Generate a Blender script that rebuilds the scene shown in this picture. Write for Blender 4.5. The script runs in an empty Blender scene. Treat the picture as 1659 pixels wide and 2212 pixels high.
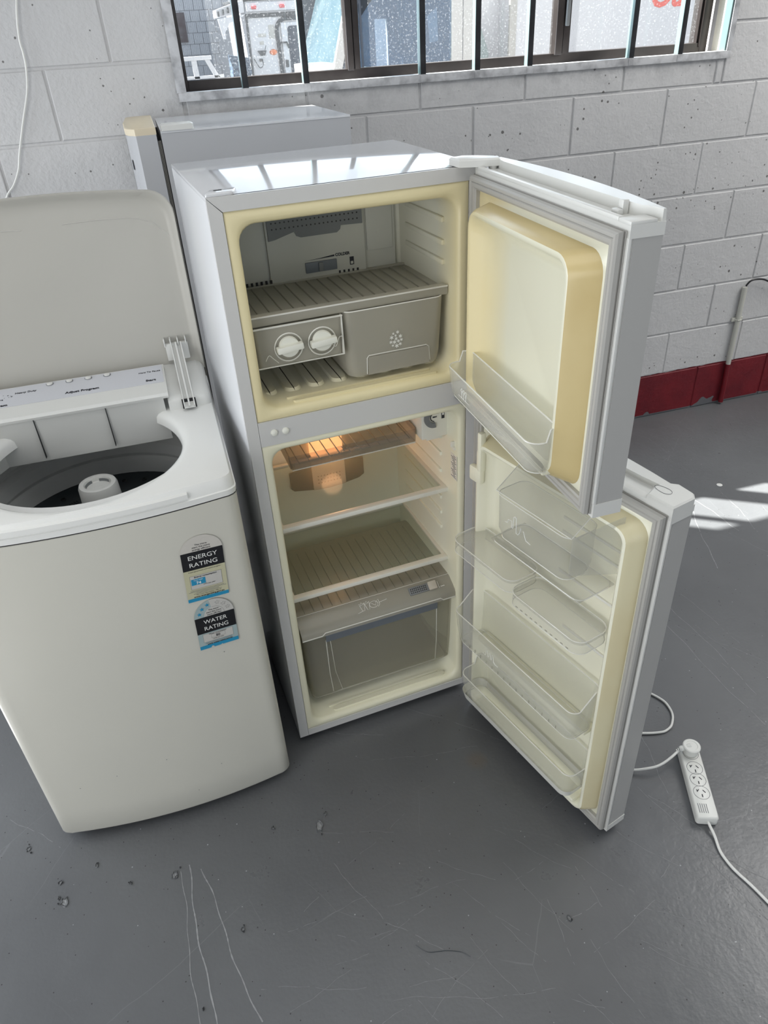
import bpy, bmesh, math, random
from mathutils import Matrix, Vector
random.seed(7)
C = bpy.context.scene
COL = C.collection
PI = math.pi
# ------------------------------------------------------------------ camera
f_px = 1565.459; yaw, pitch, roll = 0.2606, 0.5945, -0.0609
cam_pos = Vector((-1.1541, -2.7473, 1.6872))
cy_, sy_, cp_, sp_ = math.cos(yaw), math.sin(yaw), math.cos(pitch), math.sin(pitch)
fw = Vector((sy_*cp_, cy_*cp_, -sp_)); rt = Vector((cy_, -sy_, 0)); up = rt.cross(fw)
r2 = rt*math.cos(roll) + up*math.sin(roll); u2 = -rt*math.sin(roll) + up*math.cos(roll)
cd = bpy.data.cameras.new('camera'); cam = bpy.data.objects.new('camera', cd); COL.objects.link(cam)
cam.matrix_world = Matrix(((r2.x, u2.x, -fw.x, cam_pos.x), (r2.y, u2.y, -fw.y, cam_pos.y), (r2.z, u2.z, -fw.z, cam_pos.z), (0, 0, 0, 1)))
cd.sensor_fit = 'HORIZONTAL'; cd.sensor_width = 36; cd.lens = f_px/1659*36; cd.clip_start = 0.02; cd.clip_end = 300
C.camera = cam
# ------------------------------------------------------------------ world, sun, daylight, exposure
C.view_settings.view_transform = 'Standard'; C.view_settings.look = 'None'
C.view_settings.gamma = 1; C.view_settings.use_curve_mapping = False
C.view_settings.exposure = 0.12
C.cycles.max_bounces = 7; C.cycles.diffuse_bounces = 3; C.cycles.glossy_bounces = 3; C.cycles.transmission_bounces = 2; C.cycles.transparent_max_bounces = 20
C.cycles.use_adaptive_sampling = True; C.cycles.adaptive_threshold = 0.03; C.cycles.use_denoising = True
C.cycles.caustics_reflective = False; C.cycles.caustics_refractive = False
w = bpy.data.worlds.new('world'); C.world = w; w.use_nodes = True
bg = w.node_tree.nodes['Background']; bg.inputs[0].default_value = (0.72, 0.85, 1.0, 1); bg.inputs[1].default_value = 0.62
sun_d = bpy.data.lights.new('sun', 'SUN'); sun_d.energy = 25; sun_d.angle = math.radians(0.6); sun_d.color = (1, 0.97, 0.92)
sun = bpy.data.objects.new('sun', sun_d); COL.objects.link(sun)
sdir = Vector((0.833, -0.553, -1.212)).normalized()          # travels inwards, to the right and down
sun.rotation_euler = sdir.to_track_quat('-Z', 'Y').to_euler(); sun.location = (-4, 4, 6)
def area(name, loc, direction, sx, sy, power, color):
    d = bpy.data.lights.new(name, 'AREA'); d.shape = 'RECTANGLE'; d.size = sx; d.size_y = sy; d.energy = power; d.color = color
    o = bpy.data.objects.new(name, d); COL.objects.link(o); o.location = loc
    o.rotation_euler = Vector(direction).to_track_quat('-Z', 'Z').to_euler(); return o
# daylight entering by the open roller door on the left and by the window; the rest is added fill
area('roller_door_daylight', (-3.55, -0.70, 1.25), (1, -0.50, -0.14), 1.2, 2.3, 50, (0.90, 0.95, 1.0))
area('rear_left_fill', (-3.45, -3.6, 1.35), (1, 0.38, -0.02), 2.6, 2.3, 40, (1.0, 0.985, 0.95))  # added fill from the rear left, no second door known
area('window_daylight', (0.0, 0.070, 1.97), (0, -1, -0.02), 1.9, 0.84, 9, (0.74, 0.87, 1.0))
area('rear_fill', (-0.4, -5.8, 1.4), (0, 1, -0.02), 3.6, 2.4, 7, (1.0, 0.985, 0.95))  # added fill behind the camera, lifts the front faces
area('ceiling_fill', (-1.2, -2.3, 3.2), (0, 0.0, -1), 2.4, 1.5, 14, (1.0, 0.985, 0.95))  # added overhead fill, no ceiling lamp known
area('right_ceiling_fill', (2.4, -1.5, 3.2), (0, 0.0, -1), 1.8, 1.8, 66, (1.0, 0.985, 0.95))  # added overhead fill to brighten the floor and wall at right

# ------------------------------------------------------------------ materials
def nodes_of(m):
    m.use_nodes = True; nt = m.node_tree; return nt, nt.nodes, nt.links
def mat(name, col, rough=0.5, metal=0.0, spec=0.5, bump=None, alpha=1.0, tint=(1, 1, 1), vary=None, coat=0.0, emit=None):
    """alpha<1: a thin see-through plastic (a share of tinted see-through, the rest surface)"""
    m = bpy.data.materials.new(name); nt, N, L = nodes_of(m)
    b = N['Principled BSDF']; b.inputs['Base Color'].default_value = (*col, 1); b.inputs['Roughness'].default_value = rough
    b.inputs['Metallic'].default_value = metal; b.inputs['Specular IOR Level'].default_value = spec; b.inputs['Coat Weight'].default_value = coat
    if emit: b.inputs['Emission Color'].default_value = (*emit[0], 1); b.inputs['Emission Strength'].default_value = emit[1]
    if vary or bump:
        tc = N.new('ShaderNodeTexCoord')
    if vary:
        sc, col2, amt = vary
        n = N.new('ShaderNodeTexNoise'); n.inputs['Scale'].default_value = sc; n.inputs['Detail'].default_value = 5
        L.new(tc.outputs['Object'], n.inputs['Vector'])
        r = N.new('ShaderNodeMapRange'); r.inputs[1].default_value = 0.42; r.inputs[2].default_value = 0.7; r.inputs[3].default_value = 0; r.inputs[4].default_value = amt
        L.new(n.outputs['Fac'], r.inputs[0])
        mx = N.new('ShaderNodeMix'); mx.data_type = 'RGBA'; mx.inputs[6].default_value = (*col, 1); mx.inputs[7].default_value = (*col2, 1)
        L.new(r.outputs[0], mx.inputs[0]); L.new(mx.outputs[2], b.inputs['Base Color'])
    if bump:
        sc, st = bump
        n = N.new('ShaderNodeTexNoise'); n.inputs['Scale'].default_value = sc; n.inputs['Detail'].default_value = 3
        L.new(tc.outputs['Object'], n.inputs['Vector'])
        bp = N.new('ShaderNodeBump'); bp.inputs['Strength'].default_value = st; bp.inputs['Distance'].default_value = 0.002
        L.new(n.outputs['Fac'], bp.inputs['Height']); L.new(bp.outputs[0], b.inputs['Normal'])
    if alpha < 1:
        t = N.new('ShaderNodeBsdfTransparent'); t.inputs[0].default_value = (*tint, 1)
        lw = N.new('ShaderNodeLayerWeight'); lw.inputs[0].default_value = 0.35
        mr = N.new('ShaderNodeMapRange'); mr.inputs[3].default_value = alpha; mr.inputs[4].default_value = min(1, alpha+0.30)
        L.new(lw.outputs['Facing'], mr.inputs[0])
        ms = N.new('ShaderNodeMixShader'); L.new(mr.outputs[0], ms.inputs[0]); L.new(t.outputs[0], ms.inputs[1]); L.new(b.outputs[0], ms.inputs[2])
        L.new(ms.outputs[0], N['Material Output'].inputs[0])
    return m

def math_node(N, L, op, a, b=None, c=None):
    n = N.new('ShaderNodeMath'); n.operation = op
    for i, v in enumerate((a, b, c)):
        if v is None: continue
        if isinstance(v, (int, float)): n.inputs[i].default_value = v
        else: L.new(v, n.inputs[i])
    return n.outputs[0]

def yellowed(name, clean, aged, y0, y1, rough=0.35, axis='Y', lo=0.0):
    """plastic that has yellowed with age towards one edge (object coordinates)"""
    m = bpy.data.materials.new(name); nt, N, L = nodes_of(m); b = N['Principled BSDF']; b.inputs['Roughness'].default_value = rough
    tc = N.new('ShaderNodeTexCoord'); s = N.new('ShaderNodeSeparateXYZ'); L.new(tc.outputs['Object'], s.inputs[0])
    n = N.new('ShaderNodeTexNoise'); n.inputs['Scale'].default_value = 6; n.inputs['Detail'].default_value = 3; L.new(tc.outputs['Object'], n.inputs['Vector'])
    v = math_node(N, L, 'MULTIPLY_ADD', n.outputs['Fac'], (y1-y0)*0.5, s.outputs[axis])
    r = N.new('ShaderNodeMapRange'); r.inputs[1].default_value = y0+(y1-y0)*0.25; r.inputs[2].default_value = y1+(y1-y0)*0.25
    r.inputs[3].default_value = 1; r.inputs[4].default_value = lo; L.new(v, r.inputs[0])
    mx = N.new('ShaderNodeMix'); mx.data_type = 'RGBA'; mx.inputs[6].default_value = (*clean, 1); mx.inputs[7].default_value = (*aged, 1)
    L.new(r.outputs[0], mx.inputs[0]); L.new(mx.outputs[2], b.inputs['Base Color']); return m

def block_paint():
    m = bpy.data.materials.new('painted_blockwork'); nt, N, L = nodes_of(m); b = N['Principled BSDF']; b.inputs['Roughness'].default_value = 0.55
    g = N.new('ShaderNodeNewGeometry'); P = g.outputs['Position']; s = N.new('ShaderNodeSeparateXYZ'); L.new(P, s.inputs[0])
    def noise(scale, det=3, rough=0.5):
        n = N.new('ShaderNodeTexNoise'); n.inputs['Scale'].default_value = scale; n.inputs['Detail'].default_value = det; n.inputs['Roughness'].default_value = rough
        L.new(P, n.inputs['Vector']); return n.outputs['Fac']
    def ramp(v, a, c, o0=0.0, o1=1.0):
        r = N.new('ShaderNodeMapRange'); r.inputs[1].default_value = a; r.inputs[2].default_value = c; r.inputs[3].default_value = o0; r.inputs[4].default_value = o1
        L.new(v, r.inputs[0]); return r.outputs[0]
    def mix(fac, A, B):
        x = N.new('ShaderNodeMix'); x.data_type = 'RGBA'; L.new(fac, x.inputs[0])
        for i, v in ((6, A), (7, B)):
            if isinstance(v, tuple): x.inputs[i].default_value = (*v, 1)
            else: L.new(v, x.inputs[i])
        return x.outputs[2]
    white = mix(ramp(noise(1.7, 4), 0.35, 0.7), (0.53, 0.528, 0.53), (0.61, 0.605, 0.605))
    # chips and pores where dark block shows
    v = N.new('ShaderNodeTexVoronoi'); v.inputs['Scale'].default_value = 42; L.new(P, v.inputs['Vector'])
    sepc = N.new('ShaderNodeSeparateColor'); L.new(v.outputs['Color'], sepc.inputs[0])
    rad = math_node(N, L, 'MULTIPLY', ramp(sepc.outputs[0], 0.40, 1.0, 0.0, 0.26), ramp(noise(2.6, 2), 0.38, 0.60))
    dsp = math_node(N, L, 'MULTIPLY_ADD', noise(180, 2), 0.12, v.outputs['Distance'])
    chip = math_node(N, L, 'LESS_THAN', dsp, math_node(N, L, 'ADD', rad, 0.062))
    white = mix(chip, white, (0.16, 0.155, 0.15))
    # dirt streaks just below the window frame
    d1 = ramp(s.outputs['Z'], 1.40, 1.50); d2 = math_node(N, L, 'LESS_THAN', s.outputs['Z'], 1.515)
    d3 = math_node(N, L, 'LESS_THAN', math_node(N, L, 'ABSOLUTE', s.outputs['X']), 1.06); d2 = math_node(N, L, 'MULTIPLY', d2, d3)
    dd = math_node(N, L, 'MULTIPLY', math_node(N, L, 'MULTIPLY', d1, d2), ramp(noise(14, 6, 0.7), 0.45, 0.75, 0, 0.7))
    white = mix(dd, white, (0.27, 0.27, 0.28))
    zz = math_node(N, L, 'MULTIPLY_ADD', noise(16, 3), 0.02, s.outputs['Z'])
    isred = math_node(N, L, 'LESS_THAN', zz, 0.233)
    red = mix(ramp(noise(9, 4), 0.4, 0.7), (0.17, 0.008, 0.015), (0.12, 0.005, 0.012))
    grey = math_node(N, L, 'LESS_THAN', math_node(N, L, 'MULTIPLY_ADD', ramp(noise(4.5, 3), 0.50, 0.66), -0.11, s.outputs['Z']), 0.012)
    red = mix(grey, red, (0.13, 0.135, 0.145))
    L.new(mix(isred, white, red), b.inputs['Base Color'])
    h = math_node(N, L, 'ADD', math_node(N, L, 'MULTIPLY', noise(90, 4), 0.5), math_node(N, L, 'MULTIPLY', noise(25, 3), 0.8))
    h = math_node(N, L, 'MULTIPLY_ADD', chip, -0.6, h)
    bp = N.new('ShaderNodeBump'); bp.inputs['Strength'].default_value = 0.6; bp.inputs['Distance'].default_value = 0.006
    L.new(h, bp.inputs['Height']); L.new(bp.outputs[0], b.inputs['Normal']); return m

SCR = [(-1.41,-1.64,-1.38,-2.04,.0024,.6),(-1.43,-1.65,-1.41,-2.02,.0014,.5),(-1.38,-1.66,-1.29,-2.04,.0022,.6),(0.16,-1.26,0.18,-1.75,.0012,.5),(0.23,-1.23,0.24,-1.65,.0012,.5),
 (0.67,-0.73,0.5,-1.12,.002,.6),(0.71,-0.71,0.73,-0.96,.002,.5),(-1.07,-1.75,-0.99,-1.92,.001,.35),(-0.99,-1.92,-0.88,-2.02,.001,.35),(-0.52,-1.94,-0.51,-2.05,.001,.4),(-1.08,-1.66,-0.9,-1.72,.0008,.35),
 (-0.62,-1.99,-0.63,-2.14,.001,.35),(-1.02,-2.08,-0.68,-2.17,.0008,.35),(-1.09,-1.31,-0.84,-1.43,.0009,.35),(-1.85,-1.36,-1.71,-1.49,.0012,.4),(-0.16,-1.65,-0.2,-1.85,.001,.3),(-0.25,-1.83,-0.17,-1.97,.001,.35),
 (-0.94,-2.01,-0.81,-2.18,.0008,.3),(0.29,-1.1,0.34,-1.52,.001,.4),(-1.28,-1.97,-1.06,-2.04,.0008,.35),(0.04,-0.7,-0.02,-1.06,.0025,.25),(0.85,-0.69,0.79,-0.99,.002,.4),(-0.26,-1.8,-0.18,-2.19,.0008,.35),(-0.75,-1.35,-0.45,-1.62,.0008,.3),(-0.9,-1.5,-0.6,-1.55,.0007,.3)]
CHIP = [(-1.08,-1.642,.019),(-1.698,-1.638,.014),(-1.442,-1.657,.013),(-1.711,-1.586,.008),(-1.795,-1.467,.009),(-1.301,-1.836,.006),(-1.194,-1.61,.006),(-0.594,-2.045,.009),(-1.402,-1.971,.004),(-1.545,-1.642,.006),(-1.626,-1.569,.006)]
def floor_paint():
    m = bpy.data.materials.new('painted_concrete_floor'); nt, N, L = nodes_of(m); b = N['Principled BSDF']
    g = N.new('ShaderNodeNewGeometry'); P = g.outputs['Position']
    def noise(scale, det=3, rough=0.5, vec=None):
        n = N.new('ShaderNodeTexNoise'); n.inputs['Scale'].default_value = scale; n.inputs['Detail'].default_value = det; n.inputs['Roughness'].default_value = rough
        L.new(vec or P, n.inputs['Vector']); return n
    def ramp(v, a, c, o0=0.0, o1=1.0):
        r = N.new('ShaderNodeMapRange'); r.inputs[1].default_value = a; r.inputs[2].default_value = c; r.inputs[3].default_value = o0; r.inputs[4].default_value = o1
        L.new(v, r.inputs[0]); return r.outputs[0]
    def mix(fac, A, B):
        x = N.new('ShaderNodeMix'); x.data_type = 'RGBA'; L.new(fac, x.inputs[0])
        for i, v in ((6, A), (7, B)):
            if isinstance(v, tuple): x.inputs[i].default_value = (*v, 1)
            else: L.new(v, x.inputs[i])
        return x.outputs[2]
    # wobbling position for the hand-worn scratches
    wn = noise(5, 3); wsub = N.new('ShaderNodeVectorMath'); wsub.operation = 'SUBTRACT'; L.new(wn.outputs['Color'], wsub.inputs[0]); wsub.inputs[1].default_value = (.5, .5, .5)
    ws = N.new('ShaderNodeVectorMath'); ws.operation = 'MULTIPLY'; L.new(wsub.outputs[0], ws.inputs[0]); ws.inputs[1].default_value = (.035, .035, 0)
    wp = N.new('ShaderNodeVectorMath'); wp.operation = 'ADD'; L.new(P, wp.inputs[0]); L.new(ws.outputs[0], wp.inputs[1])
    acc = None
    # random hairline scratches
    for rot, s1, seed in ((0.5, 1.3, 0), (2.6, 1.5, 7)):
        mp = N.new('ShaderNodeMapping'); mp.inputs['Rotation'].default_value = (0, 0, rot); mp.inputs['Location'].default_value = (seed, seed*.3, 0); mp.inputs['Scale'].default_value = (s1, s1, 1)
        L.new(wp.outputs[0], mp.inputs[0]); vv = N.new('ShaderNodeTexVoronoi'); vv.feature = 'DISTANCE_TO_EDGE'; vv.inputs['Scale'].default_value = 1.6; L.new(mp.outputs[0], vv.inputs['Vector'])
        l = ramp(vv.outputs['Distance'], 0.0006, 0.0024, 0.13, 0)
        l = math_node(N, L, 'MULTIPLY', l, ramp(noise(1.7+seed*.2, 2).outputs['Fac'], 0.54, 0.62)); acc = l if acc is None else math_node(N, L, 'MAXIMUM', acc, l)
    base = mix(ramp(noise(1.3, 5, 0.6).outputs['Fac'], 0.35, 0.7), (0.110, 0.114, 0.120), (0.146, 0.151, 0.158))
    fleck = N.new('ShaderNodeTexVoronoi'); fleck.inputs['Scale'].default_value = 60; L.new(P, fleck.inputs['Vector'])
    sepc = N.new('ShaderNodeSeparateColor'); L.new(fleck.outputs['Color'], sepc.inputs[0])
    fl = math_node(N, L, 'MULTIPLY', math_node(N, L, 'LESS_THAN', fleck.outputs['Distance'], 0.10), ramp(sepc.outputs[1], 0.93, 0.95))
    fd = math_node(N, L, 'MULTIPLY', math_node(N, L, 'LESS_THAN', fleck.outputs['Distance'], 0.09), ramp(sepc.outputs[2], 0.95, 0.96))
    base = mix(acc, base, (0.42, 0.43, 0.44)); base = mix(fl, base, (0.36, 0.37, 0.38)); base = mix(fd, base, (0.03, 0.03, 0.03))
    sb = N.new('ShaderNodeVectorMath'); sb.operation = 'SUBTRACT'; L.new(wp.outputs[0], sb.inputs[0]); sb.inputs[1].default_value = (-.624, -1.585, 0)
    ln = N.new('ShaderNodeVectorMath'); ln.operation = 'LENGTH'; L.new(sb.outputs[0], ln.inputs[0])
    base = mix(ramp(ln.outputs['Value'], 0.012, 0.034, 0.35, 0), base, (0.16, 0.12, 0.08))
    L.new(base, b.inputs['Base Color'])
    L.new(ramp(noise(6, 5, 0.65).outputs['Fac'], 0.3, 0.75, 0.27, 0.36), b.inputs['Roughness']); b.inputs['Specular IOR Level'].default_value = 0.6
    h = math_node(N, L, 'MULTIPLY_ADD', noise(110, 3).outputs['Fac'], 0.25, math_node(N, L, 'MULTIPLY', noise(22, 3).outputs['Fac'], 0.5))
    bp = N.new('ShaderNodeBump'); bp.inputs['Strength'].default_value = 0.55; bp.inputs['Distance'].default_value = 0.0035
    L.new(h, bp.inputs['Height']); L.new(bp.outputs[0], b.inputs['Normal']); return m

M = {}
M['block'] = block_paint(); M['floor'] = floor_paint()
M['scuff'] = mat('scuffed_floor_paint', (0.30, 0.305, 0.31), 0.55, vary=(60, (0.22, 0.225, 0.23), 0.9))
M['scuff_faint'] = mat('faint_scuff', (0.25, 0.255, 0.26), 0.5, vary=(60, (0.17, 0.175, 0.18), 0.9))
M['wall'] = mat('painted_wall', (0.62, 0.62, 0.63), 0.6, bump=(30, 0.3))
M['ceiling'] = mat('ceiling_sheet', (0.62, 0.62, 0.62), 0.6)
M['enamel'] = mat('white_enamel', (0.70, 0.71, 0.73), 0.07, spec=0.5, vary=(3, (0.66, 0.66, 0.67), 0.5), bump=(9, 0.014))
M['enamel_side'] = mat('white_enamel_side', (0.72, 0.73, 0.75), 0.22)
M['frame_grey'] = mat('cabinet_front_enamel', (0.615, 0.61, 0.595), 0.3)
M['wplastic'] = mat('white_plastic', (0.73, 0.73, 0.70), 0.32)
M['wbody'] = mat('washer_enamel', (0.645, 0.63, 0.56), 0.30, vary=(2.2, (0.61, 0.60, 0.54), 0.6))
M['wlid'] = mat('washer_lid_plastic', (0.48, 0.465, 0.42), 0.33)
M['wdeck'] = mat('washer_plastic', (0.86, 0.86, 0.83), 0.25)
M['cream'] = mat('aged_cream_plastic', (0.70, 0.64, 0.47), 0.5)
M['aged_tan'] = mat('tan_aged_cap', (0.72, 0.63, 0.47), 0.5)
M['frz_liner'] = yellowed('freezer_liner_plastic', (0.68, 0.665, 0.55), (0.80, 0.71, 0.44), 0.012, 0.10, 0.28, 'Y', 0.0)
M['fr_liner'] = yellowed('fridge_liner_plastic', (0.84, 0.84, 0.71), (0.84, 0.81, 0.62), 0.01, 0.08, 0.28, 'Y', 0.0)
M['door_liner_up'] = yellowed('freezer_door_liner_plastic', (0.78, 0.76, 0.61), (0.82, 0.71, 0.42), 0.10, 0.19, 0.25, 'X', 0.0)
M['door_liner_rim'] = mat('yellowed_liner_rim', (0.66, 0.54, 0.28), 0.22, vary=(5, (0.58, 0.45, 0.21), 0.8))
M['door_liner_low'] = mat('fridge_door_liner_plastic', (0.88, 0.86, 0.70), 0.28)
M['door_side_low'] = mat('yellowed_side_plastic', (0.76, 0.70, 0.47), 0.3, vary=(4, (0.70, 0.60, 0.36), 0.8))
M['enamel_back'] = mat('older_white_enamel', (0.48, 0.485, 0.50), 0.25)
M['door_skin'] = mat('door_side_enamel', (0.47, 0.465, 0.45), 0.3)
M['gasket'] = mat('gasket_rubber', (0.42, 0.41, 0.385), 0.5, bump=(300, 0.1))
M['gasket_dark'] = mat('gasket_fold', (0.22, 0.21, 0.19), 0.6)
M['panelgrey'] = mat('grey_panel_plastic', (0.20, 0.21, 0.215), 0.5)
M['panel'] = mat('evaporator_cover_plastic', (0.60, 0.60, 0.54), 0.45)
M['black'] = mat('black_plastic', (0.012, 0.012, 0.013), 0.4)
M['ink'] = mat('dark_print', (0.02, 0.022, 0.03), 0.6)
M['inkgrey'] = mat('grey_print', (0.16, 0.165, 0.18), 0.6)
M['whiteink'] = mat('white_print', (0.85, 0.85, 0.82), 0.5)
M['dark'] = mat('dark_gap', (0.02, 0.02, 0.022), 0.8)
M['knob'] = mat('white_knob_plastic', (0.80, 0.80, 0.72), 0.35)
M['frost'] = mat('frosted_grey_plastic', (0.60, 0.575, 0.49), 0.28, alpha=0.42, tint=(0.95, 0.94, 0.91))
M['frost_lid'] = mat('smoked_lid_plastic', (0.52, 0.50, 0.435), 0.22, alpha=0.46, tint=(0.92, 0.90, 0.85))
M['crisp'] = mat('smoked_drawer_plastic', (0.52, 0.50, 0.43), 0.2, alpha=0.20, tint=(0.93, 0.92, 0.87))
M['chill'] = mat('smoked_tray_plastic', (0.40, 0.38, 0.34), 0.15, alpha=0.22, tint=(0.88, 0.85, 0.80))
M['clear'] = mat('clear_bin_plastic', (0.72, 0.72, 0.66), 0.10, alpha=0.07, tint=(0.985, 0.985, 0.975))
M['clearbox'] = mat('clear_box_plastic', (0.60, 0.60, 0.56), 0.10, alpha=0.15, tint=(0.965, 0.965, 0.95))
M['clear2'] = mat('frosted_bin_plastic', (0.72, 0.71, 0.66), 0.25, alpha=0.17, tint=(0.98, 0.98, 0.965))
M['edge'] = mat('clear_plastic_edge', (0.90, 0.89, 0.83), 0.15, alpha=0.75, tint=(0.9, 0.9, 0.86))
M['rib'] = mat('moulded_rib_plastic', (0.44, 0.43, 0.37), 0.3, alpha=0.30, tint=(0.88, 0.87, 0.83))
M['glass_shelf'] = mat('green_shelf_glass', (0.45, 0.50, 0.43), 0.06, alpha=0.07, tint=(0.955, 0.975, 0.94))
M['shelf_trim'] = mat('shelf_trim_plastic', (0.80, 0.79, 0.71), 0.3)
M['handle_blue'] = mat('blue_grey_handle', (0.17, 0.19, 0.215), 0.4)
M['lamp_cover'] = mat('lit_lamp_cover', (0.9, 0.6, 0.4), 0.4, emit=((1.0, 0.46, 0.20), 3.0))
M['grille'] = mat('dark_grille', (0.06, 0.075, 0.075), 0.5)
M['grille_mid'] = mat('pale_grille', (0.55, 0.50, 0.42), 0.5)
M['metal'] = mat('dull_steel', (0.45, 0.46, 0.46), 0.4, metal=0.8)
M['tub'] = mat('drum_grey_plastic', (0.78, 0.78, 0.76), 0.38)
M['tub_dark'] = mat('agitator_base', (0.040, 0.048, 0.055), 0.28)
M['console'] = mat('control_panel_film', (0.64, 0.65, 0.69), 0.2)
M['bronze'] = mat('bronze_aluminium', (0.040, 0.032, 0.030), 0.40, metal=0.2, vary=(9, (0.075, 0.066, 0.062), 0.7))
M['bar'] = mat('dark_window_bar', (0.012, 0.013, 0.016), 0.5, vary=(20, (0.05, 0.05, 0.055), 0.5))
M['bar_side'] = mat('pale_green_bar_side', (0.16, 0.24, 0.24), 0.4)
M['winframe'] = mat('white_painted_angle', (0.58, 0.585, 0.60), 0.5, vary=(26, (0.22, 0.22, 0.23), 0.75), bump=(60, 0.3))
def pane_glass():
    m = bpy.data.materials.new('dusty_window_glass'); nt, N, L = nodes_of(m)
    t = N.new('ShaderNodeBsdfTransparent'); t.inputs[0].default_value = (0.93, 0.96, 0.96, 1)
    b = N.new('ShaderNodeBsdfTranslucent'); b.inputs[0].default_value = (0.85, 0.90, 0.95, 1); gl = N.new('ShaderNodeBsdfGlossy'); gl.inputs[1].default_value = 0.02
    tc = N.new('ShaderNodeTexCoord'); n = N.new('ShaderNodeTexNoise'); n.inputs['Scale'].default_value = 150; n.inputs['Detail'].default_value = 3; L.new(tc.outputs['Object'], n.inputs['Vector'])
    r = N.new('ShaderNodeMapRange'); r.inputs[1].default_value = 0.56; r.inputs[2].default_value = 0.78; r.inputs[3].default_value = 0.05; r.inputs[4].default_value = 0.30; L.new(n.outputs['Fac'], r.inputs[0])
    v = N.new('ShaderNodeTexVoronoi'); v.inputs['Scale'].default_value = 170; L.new(tc.outputs['Object'], v.inputs['Vector']); sc_ = N.new('ShaderNodeSeparateColor'); L.new(v.outputs['Color'], sc_.inputs[0])
    dot = math_node(N, L, 'MULTIPLY', math_node(N, L, 'LESS_THAN', v.outputs['Distance'], 0.22), math_node(N, L, 'GREATER_THAN', sc_.outputs[0], 0.80)); fac = math_node(N, L, 'MAXIMUM', r.outputs[0], math_node(N, L, 'MULTIPLY', dot, 0.22))
    ms = N.new('ShaderNodeMixShader'); L.new(fac, ms.inputs[0]); L.new(t.outputs[0], ms.inputs[1]); L.new(b.outputs[0], ms.inputs[2]); m2 = N.new('ShaderNodeMixShader'); m2.inputs[0].default_value = 0.04; L.new(ms.outputs[0], m2.inputs[1]); L.new(gl.outputs[0], m2.inputs[2]); L.new(m2.outputs[0], N['Material Output'].inputs[0]); return m
M['pane'] = pane_glass()
M['truck_white'] = mat('truck_white_paint', (0.72, 0.73, 0.77), 0.25)
M['truck_cream'] = mat('cab_white_paint', (0.68, 0.67, 0.645), 0.3)
M['truck_dark'] = mat('cab_interior_vinyl', (0.035, 0.05, 0.08), 0.6)
M['carglass'] = mat('dusty_cab_glass', (0.10, 0.22, 0.40), 0.12, alpha=0.30, tint=(0.80, 0.90, 0.97), vary=(120, (0.55, 0.62, 0.72), 0.6))
M['screen'] = mat('windscreen_glass', (0.16, 0.26, 0.31), 0.10, alpha=0.35, tint=(0.8, 0.93, 0.95), vary=(7, (0.10, 0.20, 0.26), 0.9))  # varied tone stands in for sky and building reflections on the glass
M['red_lamp'] = mat('red_lens', (0.70, 0.06, 0.07), 0.3)
M['orange_lamp'] = mat('orange_lens', (0.85, 0.20, 0.04), 0.3)
M['red_letters'] = mat('red_vinyl_lettering', (0.90, 0.10, 0.06), 0.4)
M['rubber'] = mat('black_rubber', (0.03, 0.035, 0.04), 0.6, vary=(60, (0.12, 0.13, 0.15), 0.6))
M['blueish'] = mat('blue_tub_plastic', (0.10, 0.42, 0.62), 0.4)
M['navy'] = mat('navy_tarp', (0.03, 0.06, 0.11), 0.6, vary=(25, (0.3, 0.4, 0.5), 0.6))
M['bblock'] = mat('pale_ribbed_blocks', (0.78, 0.79, 0.83), 0.8)
M['bmortar'] = mat('grey_mortar', (0.50, 0.51, 0.55), 0.9)
M['brown'] = mat('brown_sign_board', (0.15, 0.11, 0.11), 0.7, vary=(6, (0.35, 0.32, 0.33), 0.6))
M['asphalt'] = mat('yard_concrete', (0.07, 0.07, 0.072), 0.9)
M['pvc'] = mat('painted_conduit', (0.56, 0.555, 0.50), 0.4)
M['redpaint'] = mat('red_gloss_paint', (0.17, 0.008, 0.015), 0.3)
M['cord'] = mat('white_cord', (0.74, 0.74, 0.71), 0.45)
M['strip'] = mat('white_powerboard_plastic', (0.76, 0.765, 0.73), 0.4)
M['s_black'] = mat('sticker_black', (0.008, 0.008, 0.01), 0.5)
M['s_yellow'] = mat('sticker_pale_yellow', (0.55, 0.53, 0.36), 0.6)
M['s_blue'] = mat('sticker_blue', (0.02, 0.27, 0.47), 0.5)
M['s_pale'] = mat('sticker_pale', (0.56, 0.545, 0.51), 0.6)
M['s_pink'] = mat('faded_sticker_arc', (0.62, 0.59, 0.54), 0.5)
M['s_teal'] = mat('sticker_grey_blue', (0.36, 0.45, 0.455), 0.6)
M['rub'] = mat('reveal_render', (0.72, 0.69, 0.60), 0.8, bump=(80, 0.9))

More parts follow.
